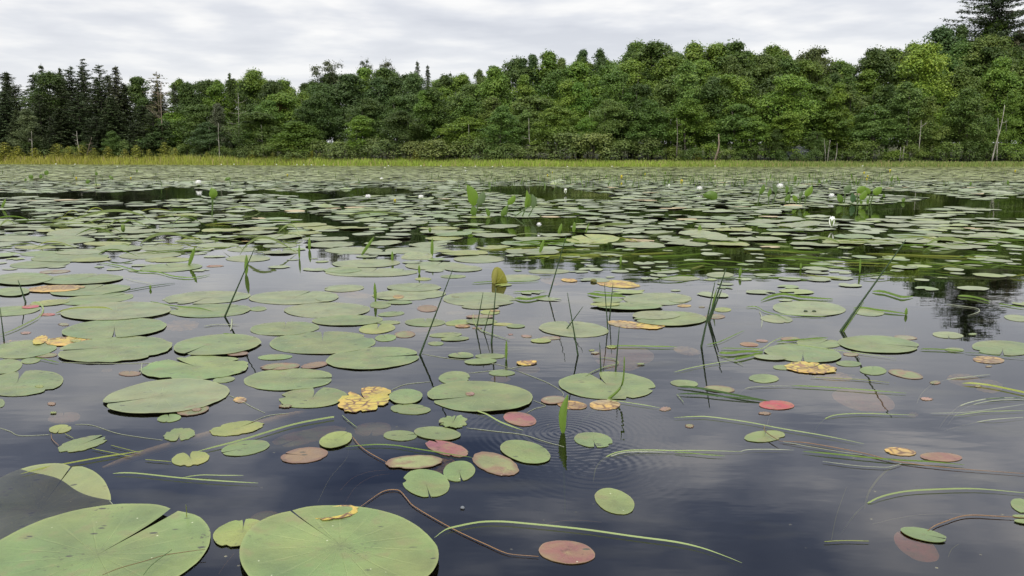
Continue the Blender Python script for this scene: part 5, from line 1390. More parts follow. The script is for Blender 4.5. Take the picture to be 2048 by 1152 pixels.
lying('F', [(800, 568), (950, 575), (1100, 583), (1260, 600)], 3.5, 'yellow', desc='thin green stalk', round_=True, name='leaf_stalk', cat='stalk')
lying('F', [(262, 428), (300, 433), (350, 432), (410, 424), (520, 420)], 17, 'grass', label='broad pointed green blade left of the two-lobed pad', flat=0.3)
lying('F', [(350, 468), (430, 452), (525, 425)], 14, 'grass', desc='broad short green blade', flat=0.2)
lying('F', [(190, 380), (260, 365), (330, 335), (412, 295)], 6, 'grass', desc='slanting green blade')
lying('F', [(600, 362), (700, 354), (820, 345), (900, 338)], 8, 'grass', desc='straight green blade', flat=0.2)
lying('F', [(600, 365), (740, 382), (900, 405), (1060, 425), (1300, 460)], 4.5, 'light', desc='long thin pale blade')
lying('F', [(440, 415), (520, 400), (570, 365), (635, 332)], 5, 'light', desc='thin forked pale blade')
lying('F', [(0, 540), (100, 515), (200, 495), (350, 468)], 4.5, 'light', desc='long thin pale blade')
lying('E', [(1660, 388), (1800, 388), (1940, 391), (2060, 392)], 8, 'grass', desc='long flat green blade')
lying('F', [(250, 440), (320, 460), (405, 495)], 3.5, 'light', desc='thin pale stalk', round_=True, name='leaf_stalk', cat='stalk')
lying('F', [(275, 400), (400, 402), (520, 404)], 6, 'grass', desc='straight green blade')
lying('F', [(1440, 405), (1560, 408), (1700, 418)], 7, 'grass', desc='straight green blade', flat=0.2)
lying('F', [(1700, 425), (1800, 432), (1900, 445), (2060, 460)], 5, 'dark', desc='thin dark blade')
lying('F', [(510, 122), (560, 102), (620, 88), (680, 92), (740, 104), (830, 110), (930, 113)], 15, 'grass', label='thick arched green blade above the large pad with two dark lumps', flat=0.2)
lying('F', [(1050, 165), (1120, 168), (1180, 178), (1260, 188), (1370, 200)], 12, 'grass', desc='thick green blade', flat=0.2)
lying('F', [(1160, 68), (1230, 75), (1300, 96), (1340, 105), (1400, 98)], 15, 'grass', label='thick green blade just left of the dark pine reflection', flat=0.2)
lying('F', [(1660, 95), (1750, 103), (1850, 128)], 12, 'grass', desc='thick green blade', flat=0.2)
lying('F', [(600, 200), (700, 207), (890, 216)], 5, 'grass', desc='straight green blade')
lying('F', [(1900, 140), (1960, 150), (2060, 166)], 7, 'grass', desc='straight green blade')
lying('F', [(1590, 140), (1680, 152), (1770, 165), (1785, 185), (1720, 208)], 4, 'pale', label='pale curled blade lying in the dark pine reflection', round_=True)
lying('F', [(500, 185), (515, 225), (512, 278)], 6, 'pale', desc='short white stalk', round_=True, name='leaf_stalk', cat='stalk', z=0.002)
lying('F', [(420, 160), (480, 158), (530, 185), (600, 205), (670, 238)], 6, 'grass', desc='bent green blade')
lying('E', [(890, 768), (950, 790), (1020, 830), (1090, 858), (1160, 880)], 9, 'light', label='green blade poking from the near rim of the wide slit pad', taper=(1, 0.1))
lying('E', [(1650, 700), (1800, 722), (1960, 748)], 4.5, 'light', label='thin pale blade sliding off the rush-pierced pad', taper=(1, 0.2))
lying('E', [(380, 650), (440, 620), (500, 606), (620, 595)], 3, 'pale', desc='thin white stalk', round_=True, name='leaf_stalk', cat='stalk', z=0.001)
lying('E', [(1110, 525), (1200, 560), (1300, 600), (1370, 640), (1395, 665), (1390, 685)], 3.5, 'pale', label='white stalk looping towards the rush-pierced pad', round_=True, name='leaf_stalk', cat='stalk', z=0.001)
lying('E', [(560, 430), (700, 455), (820, 468), (1000, 492), (1110, 525)], 3, 'pale', desc='long thin white stalk', round_=True, name='leaf_stalk', cat='stalk', z=0.001)
lying('E', [(840, 545), (960, 532), (1100, 515), (1240, 480)], 3, 'pale', desc='long thin white stalk', round_=True, name='leaf_stalk', cat='stalk', z=0.001)
lying('E', [(1180, 778), (1230, 752), (1290, 735), (1220, 705)], 3, 'pale', desc='thin white stalk', round_=True, name='leaf_stalk', cat='stalk', z=0.001)
lying('E', [(870, 195), (868, 235), (900, 285), (960, 312), (1080, 350)], 5, 'light', label='pale curved stem among the small pads, centre', round_=True, name='leaf_stalk', cat='stalk')
lying('E', [(1110, 108), (1180, 118), (1240, 108), (1310, 92)], 14, 'grass', label='broad folded green blade under the rush right of the upright leaf', flat=0.2)
lying('E', [(1100, 72), (1200, 66), (1300, 66)], 5, 'grass', desc='thin straight green blade')
lying('E', [(1535, 82), (1620, 95), (1690, 98), (1760, 100)], 17, 'grass', label='broad green blade right of centre beneath the withered yellow pad', flat=0.2)
lying('E', [(1570, 68), (1650, 76), (1740, 84)], 7, 'grass', desc='thin straight green blade')
lying('E', [(860, 18), (960, 12), (1080, 10), (1250, 8)], 6, 'grass', desc='thin straight green blade')
lying('J', [(445, 628), (520, 605), (620, 590), (740, 585), (850, 588), (910, 608)], 11, 'yellow', label='curved yellow-green blade along the far rim of the pale pad, left', flat=0.2)
lying('J', [(250, 540), (300, 545), (345, 585), (320, 650), (220, 708), (100, 765), (0, 800)], 10, 'light', label='twisted blade winding off the left edge beside the scarlet pad')
lying('J', [(1200, 532), (1320, 560), (1480, 580), (1600, 590), (1700, 612)], 8, 'grass', desc='slender green blade')
lying('J', [(820, 475), (1000, 447), (1200, 412), (1400, 385)], 5, 'dark', desc='thin dark blade')
lying('J', [(1000, 345), (1100, 370), (1240, 395)], 3.5, 'pale', desc='thin pale blade')
lying('J', [(800, 225), (950, 248), (1100, 290), (1250, 298), (1400, 335), (1550, 342), (1680, 318)], 8, 'grass', desc='long wavy green blade')
lying('J', [(1780, 790), (1900, 800), (2040, 822)], 6, 'grass', desc='slender green blade')
lying('J', [(1630, 730), (1720, 716), (1820, 716), (1910, 718)], 4, 'pale', desc='thin white stalk', round_=True, name='leaf_stalk', cat='stalk')
lying('J', [(1856, 668), (1852, 720), (1845, 760)], 9, 'pale', desc='short white stalk', round_=True, name='leaf_stalk', cat='stalk')
lying('D', [(830, 485), (828, 520), (824, 548)], 5, 'pale', desc='short white stalk', round_=True, name='leaf_stalk', cat='stalk')
lying('D', [(350, 480), (500, 486), (800, 488), (1050, 482)], 3, 'pale', desc='long thin white stalk', round_=True, name='leaf_stalk', cat='stalk', z=0.001)
lying('D', [(1330, 672), (1400, 700), (1470, 740), (1550, 778)], 3, 'pale', desc='thin white stalk', round_=True, name='leaf_stalk', cat='stalk', z=0.001)
lying('D', [(205, 455), (270, 468), (345, 485)], 6, 'grass', desc='short green blade')
lying('E', [(1525, 560), (1580, 530), (1650, 505), (1715, 488), (1690, 462), (1600, 452)], 5, 'light', label='bent pale stalk behind the rush-pierced pad', round_=True, name='leaf_stalk', cat='stalk')

# a tangle of shorter blades, arching and lying, in the middle distance
def arch(px0, py0, w_px, hgt, wid, col, desc, back=0.1):
    g = on_z(px0, py0); half = w_px / FPX * depth_of(g); n = 16; V, F = [], []
    dirv = Vector((rng.choice([-1, 1]), rng.uniform(-0.5, 0.9) * (1 if hgt > 0.04 else 1.6), 0)).normalized()
    wm = wid / FPX * depth_of(g) * 0.5
    for i in range(n):
        k = i / (n - 1); q = dirv * (half * k) + Vector((0, 0, hgt * math.sin(math.pi * k ** 0.8) + 0.004)); tp = min(1, 0.3 + k * 4, (1 - k) * 3 + 0.1)
        V += [q + Vector((0, -0.3, 0.7)) * wm * tp, q - Vector((0, -0.3, 0.7)) * wm * tp]
        if i: F.append((2 * i - 2, 2 * i - 1, 2 * i + 1, 2 * i))
    o = link(bpy.data.objects.new('grass_blade', mesh_py('grass_blade', V, F, M_blade))); o.location = g; c = BC[col]; j = rng.uniform(0.85, 1.15); o.color = (c[0] * j, c[1] * j, c[2] * j, 1)
    thing(o, 'grass blade', None, desc, px0, py0, 'blades tangled among the pads')
for i in range(46):
    x, y = rng.uniform(20, 640), rng.uniform(425, 512)
    if x > 420 and rng.random() < 0.4: continue
    arch(x, y, rng.uniform(50, 130), rng.choice([0.004, 0.01, 0.05, 0.1]) * rng.uniform(0.6, 1.2), rng.uniform(2, 4), rng.choice(['grass', 'yellow', 'light', 'light']), 'arching green blade')
for i in range(95):
    x, y = rng.uniform(1060, 2040), 0
    y = rng.uniform(478, 560) if x > 1350 else rng.uniform(470, 520)
    arch(x, y, rng.uniform(50, 170), rng.choice([0.0, 0.002, 0.006, 0.02]), rng.uniform(1.4, 4.2), rng.choice(['grass', 'yellow', 'grass', 'light', 'grass']), 'flat green blade')
for x, y, w, h_, wd in ((300, 440, 150, 0.13, 7), (35, 460, 70, 0.10, 6), (480, 510, 110, 0.14, 7), (280, 490, 120, 0.10, 8), (520, 425, 120, 0.07, 4), (600, 470, 60, 0.10, 5), (700, 430, 110, 0.03, 5), (1190, 455, 110, 0.02, 8), (1680, 488, 90, 0.04, 7), (1850, 492, 120, 0.06, 9)):
    arch(x, y, w, h_, wd, 'light', 'tall arching blade')

# ------------------------------------------------------------ rushes and standing blades
def rush(reg, base, tip, w, label=None, desc='thin standing rush', mid=None, col='rush', leaf=0, name='rush_stem', cat='rush'):
    """a stem standing in the water at BASE, leaning in the plane through its foot"""
    bx, by = src(reg, *base); g = on_z(bx, by); pts = [(bx, by)] + ([src(reg, *mid)] if mid else []) + [src(reg, *tip)]
    sm = smooth_pts(pts, 10 if mid else 6); P3 = [on_y(a, b, g.y) for a, b in sm]
    n = len(P3); V, F = [], []; dep = depth_of(g); r0 = w * 0.5 / FPX * dep
    low = P3[0] + (P3[0] - P3[1]).normalized() * 0.25
    P3 = [low] + P3
    if leaf:
        for i, q in enumerate(P3):
            k = max(0, (i - 1)) / (n - 1); ww = r0 * (math.sin(math.pi * min(1, 0.12 + 0.88 * k)) * 1.0 + 0.05) if i else r0 * 0.2
            V += [q - g + Vector((-ww, 0.002, 0)), q - g + Vector((0, -ww * 0.5, 0)), q - g + Vector((ww, 0.002, 0))]
            if i: b0 = (i - 1) * 3; F += [(b0, b0 + 1, b0 + 4, b0 + 3), (b0 + 1, b0 + 2, b0 + 5, b0 + 4)]
    else:
        tube_geo(V, F, [q - g for q in P3], [r0] + [r0 * (1 - 0.65 * i / (n - 1)) for i in range(n)], 6)
    o = link(bpy.data.objects.new(name, mesh_py(name, V, F, M_blade))); o.location = g
    c = BC[col]; o.color = (*c, 1)
    thing(o, cat, label, desc, (bx + src(reg, *tip)[0]) / 2, by, 'rushes and blades standing in the water')
    return o
rush('S', (840, 710), (905, 540), 4.5, 'tall leaning rush left of centre, top bent to the right')
rush('S', (449.5, 633.5), (509, 497), 4, 'leaning rush among the left-hand pads')
rush('S', (983, 686.5), (991.8, 575), 4.5, 'upright rush just in front of the folded yellow leaf')
rush('E', (885, 295), (925, 75), 3.5, 'left one of the thin rushes in front of the folded yellow leaf')
rush('E', (930, 305), (965, 180), 3, 'shorter rush between two taller ones, centre')
rush('S', (1097, 595), (1133, 470), 3.5, 'rush rising through the broad folded green blade')
rush('S', (1155.9, 710), (1134.7, 585.6), 4, 'rush leaning left, standing right of the smooth pale pad')
rush('E', (1415, 285), (1510, 155), 3, 'short rush on the smooth pale pad, leaning right')
rush('E', (1655, 290), (1635, 20), 3, 'left one of two thin rushes beside the withered yellow pair')
rush('E', (1665, 230), (1685, 20), 3, 'right one of two thin rushes beside the withered yellow pair')
rush('E', (1615, 540), (1607, 365), 3.5, 'left rush piercing the large pad, right of centre')
rush('E', (1700, 540), (1722, 275), 4, 'tallest rush piercing the large pad, right of centre')
rush('E', (1660, 695), (1752, 450), 6, 'bent light green rush in the near half of the pierced pad', mid=(1738, 612), col='grass')
rush('F', (975, 300), (1357, -235), 5, 'longest leaning rush, standing at the right half of the pond')
rush('F', (990, 300), (1110, 130), 3.6, 'short thick blade leaning beside the longest leaning rush', col='grass')
rush('F', (160, 390), (240, 10), 4.5, 'leftmost rush of the bundle right of centre')
rush('F', (200, 240), (306, -70), 5, 'tallest rush of the bundle right of centre')
rush('F', (206, 240), (278, 58), 5, 'shortest rush of the bundle right of centre')
rush('D', (150, 130), (105, 0), 3.5, 'short rush leaning left in the far left pads')
rush('S', (8, 680), (0, 615), 3, desc='thin standing rush')
rush('S', (1126, 866), (1136, 789), 15, 'broad upright green blade standing in its ripple rings, lower centre', leaf=1, col='grass', name='reed_blade', cat='reed blade', mid=(1126, 825))
for (reg, b_, t_, w, d_) in (('E', (1060, 465), (1062, 350), 5, 'slim upright blade beside the small pads'), ('F', (1358, 205), (1362, 162), 6, 'tiny upright blade right of the longest rush'),
                             ('I', (385, 740), (392, 685), 6, 'small upright blade right of centre'), ('I', (1088, 720), (1092, 630), 4, 'small dark upright blade'), ('J', (1202, 436), (1200, 398), 5, 'tiny upright blade'),
                             ('G', (1440, 730), (1442, 612), 8, 'dark pointed blade on a thin foot'), ('G', (1105, 675), (1140, 568), 8, 'leaning pointed blade'), ('H', (295, 880), (290, 775), 6, 'slim upright blade'),
                             ('G', (1810, 585), (1810, 512), 6, 'small upright blade'), ('G', (1751, 635), (1750, 552), 4, 'small upright blade'), ('H', (625, 625), (628, 515), 6, 'slim upright blade'),
                             ('H', (394, 650), (393, 592), 5, 'small upright blade'), ('H', (552, 725), (550, 672), 5, 'small upright blade'), ('H', (1258, 600), (1282, 520), 7, 'leaning pointed blade'),
                             ('H', (215, 615), (288, 505), 7, 'leaning pointed blade'), ('H', (1455, 480), (1460, 420), 7, 'small upright blade'), ('H', (1368, 490), (1385, 430), 7, 'leaning pointed blade'),
                             ('I', (150, 490), (152, 437), 8, 'small upright blade'), ('I', (742, 700), (744, 660), 4, 'small dark upright blade'), ('K', (165, 350), (168, 285), 5, 'small upright blade'),
                             ('G', (10, 340), (32, 285), 6, 'leaning pointed blade'), ('H', (1520, 500), (1548, 420), 3, 'thin foot stalk of a blade'), ('K', (895, 700), (935, 545), 3, 'thin standing blade')):
    rush(reg, b_, t_, w, desc=d_, leaf=1, col='grass', name='reed_blade', cat='reed blade')
def stalk_leaf(parent, g, pts, widths, col, fold=0.35):
    """an upright leaf blade in the plane of its plant's foot"""
    sm = smooth_pts([(*p, w) for p, w in zip(pts, widths)], 12); V, F = [], []
    yb = rng.uniform(-0.03, 0.03)
    for i, (a, b, w) in enumerate(sm):
        q = on_y(a, b, g.y) - g + Vector((0, yb, 0)); j = min(i + 1, len(sm) - 1); h = max(0, i - 1)
        tx, ty = sm[j][0] - sm[h][0], sm[j][1] - sm[h][1]; l = math.hypot(tx, ty) + 1e-6
        nx, nz = -ty / l, -tx / l; wm = max(w, 0.2) * 0.5 / FPX * depth_of(g)
        V += [q + Vector((nx, 0.4 * fold, nz)) * wm, q - Vector((0, fold, 0)) * wm, q - Vector((nx, -0.8 * fold, nz)) * wm]
        if i: b0 = (i - 1) * 3; F += [(b0, b0 + 1, b0 + 4, b0 + 3), (b0 + 1, b0 + 2, b0 + 5, b0 + 4)]
    o = link(bpy.data.objects.new('leaf', mesh_py('leaf', V, F, M_blade)), parent); o.color = (*col, 1); return o
def stalk(parent, g, pts, w, col):
    V, F = [], []; P3 = [on_y(a, b, g.y) - g for a, b in smooth_pts(pts, 6)]; P3 = P3[:-1] + [P3[-1]]
    P3.append(P3[-1] + Vector((0, 0, -0.1))); tube_geo(V, F, P3, [w * 0.5 / FPX * depth_of(g)] * len(P3), 5)
    o = link(bpy.data.objects.new('stem', mesh_py('stem', V, F, M_blade)), parent); o.color = (*col, 1)
def plant(foot, leaves, label=None, desc=None, col=(0.12, 0.24, 0.03), name='arrowhead_plant'):
    g = on_z(*foot); root = link(bpy.data.objects.new(name, None)); root.location = g
    for lf in leaves:
        (bx, by), (tx, ty), w = lf[0], lf[1], lf[2]; c = lf[3] if len(lf) > 3 else col; fx = lf[4] if len(lf) > 4 else bx + (foot[0] - bx) * 0.25
        k1 = (bx * 0.8 + tx * 0.2 + (by - ty) * 0.04, by * 0.8 + ty * 0.2); k2 = ((bx + tx) / 2 + (by - ty) * 0.10, (by + ty) / 2); k3 = (bx * 0.2 + tx * 0.8 + (by - ty) * 0.05, by * 0.2 + ty * 0.8)
        stalk_leaf(root, g, [(bx, by), k1, k2, k3, (tx, ty)], [w * 0.3, w * 0.9, w, w * 0.6, 0.3], c)
        if foot[1] - by > 2: stalk(root, g, [(bx, by), ((bx + fx) / 2 + 0.6, (by + foot[1]) / 2), (fx, foot[1])], 2.4, (0.13, 0.19, 0.05))
    thing(root, 'plant', label, desc, foot[0], foot[1], None if label else 'small plants standing among the pads')
    return root
G1, G2, G3 = (0.165, 0.25, 0.020), (0.125, 0.195, 0.024), (0.13, 0.18, 0.07)
plant((945, 433), [((948, 411), (934, 369), 21, G1, 945), ((956, 410), (967, 382), 14, G3, 950), ((946, 431), (945, 411), 13, G2)], 'tallest arrowhead plant, with a big twisted leaf, centre of the carpet')
plant((976, 433), [((978, 432), (971, 415), 8, G2)], 'tiny single-leaf arrowhead shoot right of the tallest arrowhead plant')
plant((1004, 433), [((1016, 409), (1030, 390), 12, G1, 1012), ((1003, 432), (1014, 411), 12, G2)], 'arrowhead plant with two leaves stacked one above the other')
plant((1050, 434), [((1051, 415), (1053, 380), 9, G1, 1044), ((1054, 415), (1060, 388), 12, G2, 1027), ((1066, 416), (1064, 388), 12, G3, 1056)], 'three-leaved arrowhead plant on slanting stems, right of the stacked pair')
plant((424, 433), [((426, 396), (423, 375), 17, G1, 424), ((424, 398), (430, 380), 10, G2, 424)], 'single round-leaved plant on a tall straight stem, left of centre')
plant((1516, 408), [((1519, 388), (1527, 368), 9, G2, 1515), ((1537, 393), (1541, 376), 7, G2, 1537), ((1552, 386), (1546, 367), 9, G3, 1544)], 'leftmost leaf cluster of the right-hand arrowhead group')
plant((1574, 408), [((1573, 386), (1573, 370), 7, G2, 1570), ((1580, 386), (1582, 370), 6, G3, 1578), ((1570, 402), (1578, 388), 9, G2, 1570), ((1593, 403), (1585, 390), 9, G1, 1592)], 'arrowhead cluster beside the open white flower, right side')
plant((1612, 408), [((1611, 392), (1625, 372), 13, G1, 1609), ((1600, 393), (1606, 382), 7, G3, 1599)], 'arrowhead plant with one large leaning leaf, right side')
plant((1684, 408), [((1690, 384), (1703, 370), 15, G3, 1688), ((1684, 405), (1676, 388), 12, G2), ((1705, 405), (1704, 385), 11, (0.075, 0.14, 0.05))], 'grey-green arrowhead cluster right of the small white flower')
plant((1728, 409), [((1714, 384), (1731, 373), 14, G1, 1714), ((1720, 399), (1732, 381), 13, G1, 1714), ((1740, 388), (1732, 375), 10, G1, 1735), ((1746, 388), (1763, 374), 15, G1, 1740), ((1734, 409), (1733, 397), 5, G2), ((1722, 408), (1720, 400), 6, G2)], 'densest arrowhead cluster of five bright leaves, right side')
for (x, y, w, h) in ((58, 358, 10, 9), (80, 358, 7, 10), (90, 350, 9, 10), (192, 352, 6, 9), (175, 368, 9, 10), (220, 358, 12, 5), (273, 346, 3, 8), (1702, 358, 3, 12), (1590, 364, 5, 14), (1640, 368, 4, 9), (1651, 366, 3, 9), (1782, 364, 5, 12), (1795, 362, 4, 9),
                     (1940, 372, 4, 9), (2015, 370, 5, 10), (1806, 405, 7, 10), (1768, 396, 6, 8), (50, 363, 5, 7), (455, 362, 14, 7), (1540, 356, 3, 9), (1617, 356, 3, 10), (1290, 352, 3, 9), (1330, 350, 3, 8), (1210, 356, 3, 7)):
    plant((x, y), [((x, y - 1), (x + rng.uniform(-3, 5), y - h), w, G2)], desc='small upright leaf')
o = plant((1420, 401), [((1419, 399), (1421, 381), 30, G2)], 'round green pad standing up on edge beside a white flower', name='upright_leaf')
# the folded yellow leaf standing out of the water
g = on_z(998, 566)
root = link(bpy.data.objects.new('folded_leaf', None)); root.location = g
def upright_disc(outl, col, yo, bulge, nm):
    V, F = [], []; cxm = sum(a for a, b in outl) / len(outl); cym = sum(b for a, b in outl) / len(outl)
    sm = smooth_pts(outl + [outl[0]], 36)[:-1]
    for rr in (1.0, 0.7, 0.35):
        for (a, b) in sm:
            q = on_y(cxm + (a - cxm) * rr, cym + (b - cym) * rr, g.y) - g; V.append(q + Vector((0, yo - bulge * (1 - rr * rr), 0)))
    V.append(on_y(cxm, cym, g.y) - g + Vector((0, yo - bulge, 0))); n = len(sm)
    for ring in (0, 1):
        for i in range(n): F.append((ring * n + i, ring * n + (i + 1) % n, (ring + 1) * n + (i + 1) % n, (ring + 1) * n + i))
    for i in range(n): F.append((2 * n + i, 2 * n + (i + 1) % n, 3 * n))
    o = link(bpy.data.objects.new(nm, mesh_py(nm, V, F, M_blade)), root); o.color = (*col, 1)
upright_disc([(984, 567), (983, 552), (986, 540), (992, 534), (1000, 536), (1007, 544), (1012, 554), (1014, 562), (1014, 568), (1000, 569)], (0.26, 0.235, 0.035), 0.0, 0.012, 'blade')
upright_disc([(985, 566), (984, 554), (987, 542), (992, 536), (995, 545), (993, 558), (990, 567)], (0.34, 0.30, 0.08), -0.016, 0.006, 'fold')
V, F = [], []; tube_geo(V, F, [on_y(990, 566, g.y) - g + Vector((0, -0.022, 0)), on_y(999, 560, g.y) - g + Vector((0, -0.022, 0)), on_y(1006, 548, g.y) - g + Vector((0, -0.02, 0))], [0.0018, 0.0015, 0.0008], 5)
o = link(bpy.data.objects.new('vein', mesh_py('vein', V, F, M_blade)), root); o.color = (0.4, 0.38, 0.12, 1)
thing(root, 'leaf', 'upright folded yellow-brown leaf standing out of open water, centre')
g2 = on_z(1187, 563)
def lump(px, py, wpx, hpx, col, label, name='seed_pod', cat='seed pod'):
    g = on_z(px, py); r = wpx * 0.5 / FPX * depth_of(g); V, F = [], []
    for i in range(7):
        a = math.pi * i / 6
        for k in range(12):
            b = 2 * math.pi * k / 12; q = 1 + 0.12 * math.sin(b * 3 + i)
            V.append(Vector((math.cos(b) * math.sin(a) * r * q, math.sin(b) * math.sin(a) * r * q, math.cos(a) * hpx / wpx * r + hpx / wpx * r * 0.6)))
    for i in range(6):
        for k in range(12): F.append((i * 12 + k, i * 12 + (k + 1) % 12, (i + 1) * 12 + (k + 1) % 12, (i + 1) * 12 + k))
    o = link(bpy.data.objects.new(name, mesh_py(name, V, F, M_blade))); o.location = g; o.color = (*col, 1); thing(o, cat, label)
lump(1187, 564, 13, 8, (0.16, 0.14, 0.03), 'small rusty-green lump behind the yellow withered pad')
lump(1611, 624, 8, 5, (0.05, 0.07, 0.03), 'left one of two dark lumps on the large pale pad'); lump(1628, 624, 8, 5, (0.05, 0.07, 0.03), 'right one of two dark lumps on the large pale pad')
lump(925, 1017, 9, 6, (0.2, 0.22, 0.24), 'small bubble cluster floating on open water, lower centre', 'bubble', 'bubbles')

# ------------------------------------------------------------ flowers
M_petal = simple_mat('white_petals', (0.92, 0.92, 0.90), 0.5, 0.3); M_sepal = simple_mat('green_sepals', (0.16, 0.24, 0.05), 0.5); M_stam = simple_mat('yellow_stamens', (0.65, 0.42, 0.04), 0.6)
M_ylw = simple_mat('yellow_petals', (0.72, 0.55, 0.03), 0.5)
def flower(px, py, wpx, label=None, desc='white water lily flower', openness=1.0, mat=None, bud=False, raise_=0.03):
    g = on_z(px, py); r = wpx * (0.62 if bud else 0.64) / FPX * depth_of(g)
    root = link(bpy.data.objects.new('water_lily_flower' if mat is None else 'pond_lily_flower', None)); root.location = g + Vector((0, 0, raise_)); root.scale = (1, 1, 1.3 if not bud else 1)
    def petals(nm, rings, mt):
        V, F = [], []
        for (n, ln, elev, wd, off) in rings:
            for k in range(n):
                a = 2 * math.pi * (k + off) / n; d = Vector((math.cos(a), math.sin(a), 0)); s = Vector((-d.y, d.x, 0)); b = len(V)
                for i in range(6):
                    t_ = i / 5; el = elev + 0.25 * (t_ - 0.5); q = d * (ln * t_ * math.cos(el)) + Vector((0, 0, ln * t_ * math.sin(el))); w = wd * math.sin(math.pi * min(1, 0.12 + 0.86 * t_)) ** 0.8 * ln
                    up = Vector((0, 0, 1)) * w * 0.25
                    V += [q + s * w + up, q, q - s * w + up]
                    if i: c0 = b + 3 * (i - 1); F += [(c0, c0 + 1, c0 + 4, c0 + 3), (c0 + 1, c0 + 2, c0 + 5, c0 + 4)]
        link(bpy.data.objects.new(nm, mesh_py(nm, V, F, mt)), root)
    if bud:
        petals('petals', [(6, 2.1 * r, 1.28, 0.24, 0), (5, 1.9 * r, 1.4, 0.24, 0.5)], mat or M_petal); petals('sepals', [(4, 1.7 * r, 1.15, 0.30, 0.25)], M_sepal)
    else:
        petals('petals', [(9, r, 0.50, 0.24, 0), (9, r * 1.05, 0.80, 0.24, 0.5), (8, r * 1.0, 1.05, 0.24, 0.2), (7, r * 0.85, 1.25, 0.24, 0.6)], mat or M_petal)
        petals('sepals', [(4, r * 0.85, 0.12, 0.20, 0.3)], M_sepal); petals('stamens', [(12, r * 0.38, 1.0, 0.10, 0)], M_stam)
    thing(root, 'flower', label, desc, px, py, 'flowers on the pond')
flower(397.5, 374, 15, 'open white water lily left of the round-leaved plant on its tall stem')
flower(736.5, 402, 13, 'open white water lily left of the tallest arrowhead plant')
flower(842, 402, 12, 'smaller half-open white water lily nearest the tallest arrowhead plant')
flower(763, 362, 7, 'tiny far white water lily straight beyond the pair left of centre')
flower(1131, 390, 8, 'half-open white water lily right of the three-leaved arrowhead plant', bud=True)
flower(1078, 459, 11, 'low white water lily petals near the middle right of the carpet')
flower(1338, 379, 6, 'small yellowish bud alone left of the upright round pad', bud=True)
flower(1399, 385, 13, 'open white water lily touching the upright round pad')
flower(1560, 381, 15, 'open white water lily within the right-hand arrowhead group')
flower(1662.5, 401, 14, 'open white water lily left of the grey-green arrowhead cluster')
flower(1755, 391, 12, 'white water lily hidden behind the densest arrowhead cluster')
flower(1663, 460, 17, 'large pointed white lily bud with green sepals, right side', bud=True)
flower(860, 471, 8, 'round green flower bud sticking up near the middle', bud=True, mat=M_sepal)
flower(1719, 425, 7, 'small yellow-green bud below the densest arrowhead cluster', bud=True, mat=M_sepal)
flower(1363, 370, 7, 'orange-yellow pond lily bud, right of centre', bud=True, mat=M_ylw)
flower(153, 362, 5, 'yellow pond lily flower at the far left', bud=True, mat=M_ylw)
flower(790, 409, 6, 'yellow pond lily bud between the two white flowers', bud=True, mat=M_ylw)
flower(262, 361, 4, 'small yellow bud in the far reeds at left', bud=True, mat=M_ylw)
flower(247, 470, 12, 'bright lime-green bud shaped leaf among arching blades at left', bud=True, mat=M_sepal)
for x, y, w in ((1243, 361, 6), (1243, 374, 4), (1728, 351, 4), (1780, 347, 5), (1735, 358, 4), (1733, 364, 4), (575, 356, 4), (1095, 356, 4), (1290, 353, 3), (1105, 349, 3), (2030, 347, 4)):
    flower(x, y, w, None, 'tiny yellow pond lily flower', bud=True, mat=M_ylw, raise_=0.05)
for x, y in ((414, 329.6), (443, 331.5), (468, 331), (553, 331.6), (594, 331.8), (608, 332), (623, 332.4), (648, 333), (777, 334), (842, 334.5), (882, 335), (951, 335.5), (985, 336), (1005, 335.4), (1135, 336), (1224, 335.5), (235, 336), (150, 331), (112, 330.5), (1430, 335), (931, 345), (770, 338), (930, 338), (1725, 334.6)):
    flower(x, y, 3.2, None, 'tiny far white flower', raise_=0.05)

# small sticks and leaf tips standing in the far carpet
rs = np.random.RandomState(8)
def st_px(rs): return rs.uniform(960, 1800) if rs.uniform() < 0.8 else rs.uniform(0, 2048)
blades('emergent_stems', 900, lambda rs: st_px(rs), lambda rs, px: -(shore_y(px) - on_z(1024, rs.uniform(343, 374)).y),
       lambda rs, px, off: rs.uniform(0.08, 0.28), 0.012, lambda rs, px: np.array((0.08, 0.13, 0.03)) * rs.uniform(0.6, 1.6), 'short green stems standing out of the far lily carpet', seed=12, lean=0.25, zb=0)
blades('reed_fringe', 6000, lambda rs: rs.uniform(-100, 2150), lambda rs, px: -rs.uniform(0, 1) ** 2 * 6 - 0.3,
       lambda rs, px, off: rs.uniform(0.15, 0.45), 0.02, lambda rs, px: marsh_col(rs, px) * 0.8, 'thin fringe of reeds in the water before the marsh grass', seed=13, lean=0.12, zb=0)

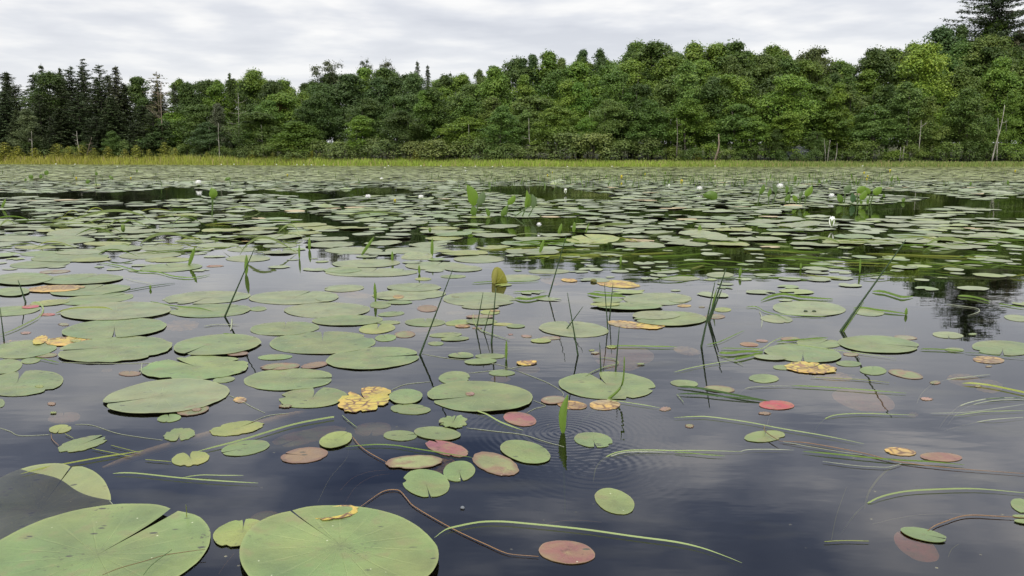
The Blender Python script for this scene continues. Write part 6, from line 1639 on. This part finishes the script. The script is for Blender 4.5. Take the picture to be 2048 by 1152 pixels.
# ------------------------------------------------------------ labels: single each thing out by what it stands beside
POND = [('the scarlet pad', 1553, 811), ('the upright folded yellow leaf', 998, 550), ('the tallest arrowhead plant', 945, 410), ('the broad upright green blade', 1128, 830), ('the torn yellow pad', 732, 800),
        ('the huge round bottom pad', 677, 1100), ('the huge lower-left pad', 190, 1100), ('the half-sunken pad', 90, 1010), ('the brown-hearted pad', 331, 796), ('the leaning rush at left', 470, 580), ('the scarlet sliver at left', 61, 615),
        ('the rush-pierced pad', 1214, 772), ('the densest arrowhead cluster', 1735, 392), ('the large pointed lily bud', 1663, 456), ('the dark pine reflection', 1915, 600), ('the rush bundle', 1425, 620), ('the torn yellow patch', 1630, 738),
        ('the bottom pink-red pad', 1134, 1105), ('the split green leaf', 1530, 873), ('the lone far white flower', 397, 372), ('the upright round pad', 1420, 390), ('the three-leaved arrowhead plant', 1050, 410), ('the longest leaning rush', 1745, 570),
        ('the wide slit pad', 961, 795), ('the folded olive pad', 1848, 1072), ('the sunken log', 400, 870), ('the tall leaning rush', 872, 640), ('the tall-stemmed plant', 425, 400), ('the lime-green bud', 247, 465), ('the pair of white flowers', 789, 400),
        ('the withered yellow pad', 1236, 568), ('the small red pad', 1882, 915), ('the left picture edge', 0, 400), ('the right picture edge', 2048, 440), ('the tiny yellow flowers', 1243, 365), ('the low white petals', 1078, 457)]
SHORE = [('the tallest left-hand conifer', 181, 119), ('the half-bare pine', 325, 145), ('the wide round crown', 507, 140), ('the round-headed old pine', 672, 120), ('the sharp spiky spruce', 838, 120), ('the twin slender tops', 1057, 110), ('the tall pale pair', 1180, 95),
         ('the broad oak crowns', 1368, 84), ('the domed lone crown', 1620, 98), ('the yellow-green maple', 1835, 95), ('the tall layered pine', 1975, 10), ('the hidden car', 1588, 300), ('the leaning pale trunk', 1995, 260), ('the pale dead trunk', 438, 270),
         ('the bright yellow sapling', 832, 305), ('the white left-hand trunks', 64, 280), ('the splintered stump', 1434, 290), ('the tall pale poplar', 1365, 200), ('the grey dead trunk', 1060, 260), ('the three birch trunks', 1660, 290)]
def rel(dx, dy, shore):
    if abs(dx) > abs(dy) * (1.2 if not shore else 0.7): return 'right of' if dx > 0 else 'left of'
    return ('below' if shore else 'in front of') if dy > 0 else ('above' if shore else 'beyond')
ORD = ['', 'second ', 'third ', 'fourth ', 'fifth ', 'sixth ', 'seventh ', 'eighth ', 'ninth ', 'tenth ', 'eleventh ', 'twelfth ', 'thirteenth ', 'fourteenth ', 'fifteenth ', 'sixteenth ', 'seventeenth ', 'eighteenth ', 'nineteenth ', 'twentieth ']
buckets = {}
for it in REG:
    o, d, x, y, fam = it; best = None
    for ph, lx, ly in (POND if fam == 'pond' else SHORE):
        dd = math.hypot(x - lx, (y - ly) * (2.2 if fam == 'pond' else 1.0))
        if dd > 3 and (best is None or dd < best[0]): best = (dd, ph, lx, ly)
    dd, ph, lx, ly = best
    buckets.setdefault((d, rel(x - lx, y - ly, fam == 'shore'), ph), []).append((dd, o))
for (d, rl, ph), lst in buckets.items():
    lst.sort(key=lambda a: a[0])
    for i, (dd, o) in enumerate(lst):
        o['label'] = d + ' ' + rl + ' ' + ph if len(lst) == 1 else (d + ', ' + (('nearest ' if i == 0 else ORD[min(i, 19)] + 'nearest ')) + rl + ' ' + ph)
bpy.context.view_layer.update()

for o in bpy.data.objects:
    if len(str(o.get('label', '')).split()) > 16: raise ValueError(o['label'])
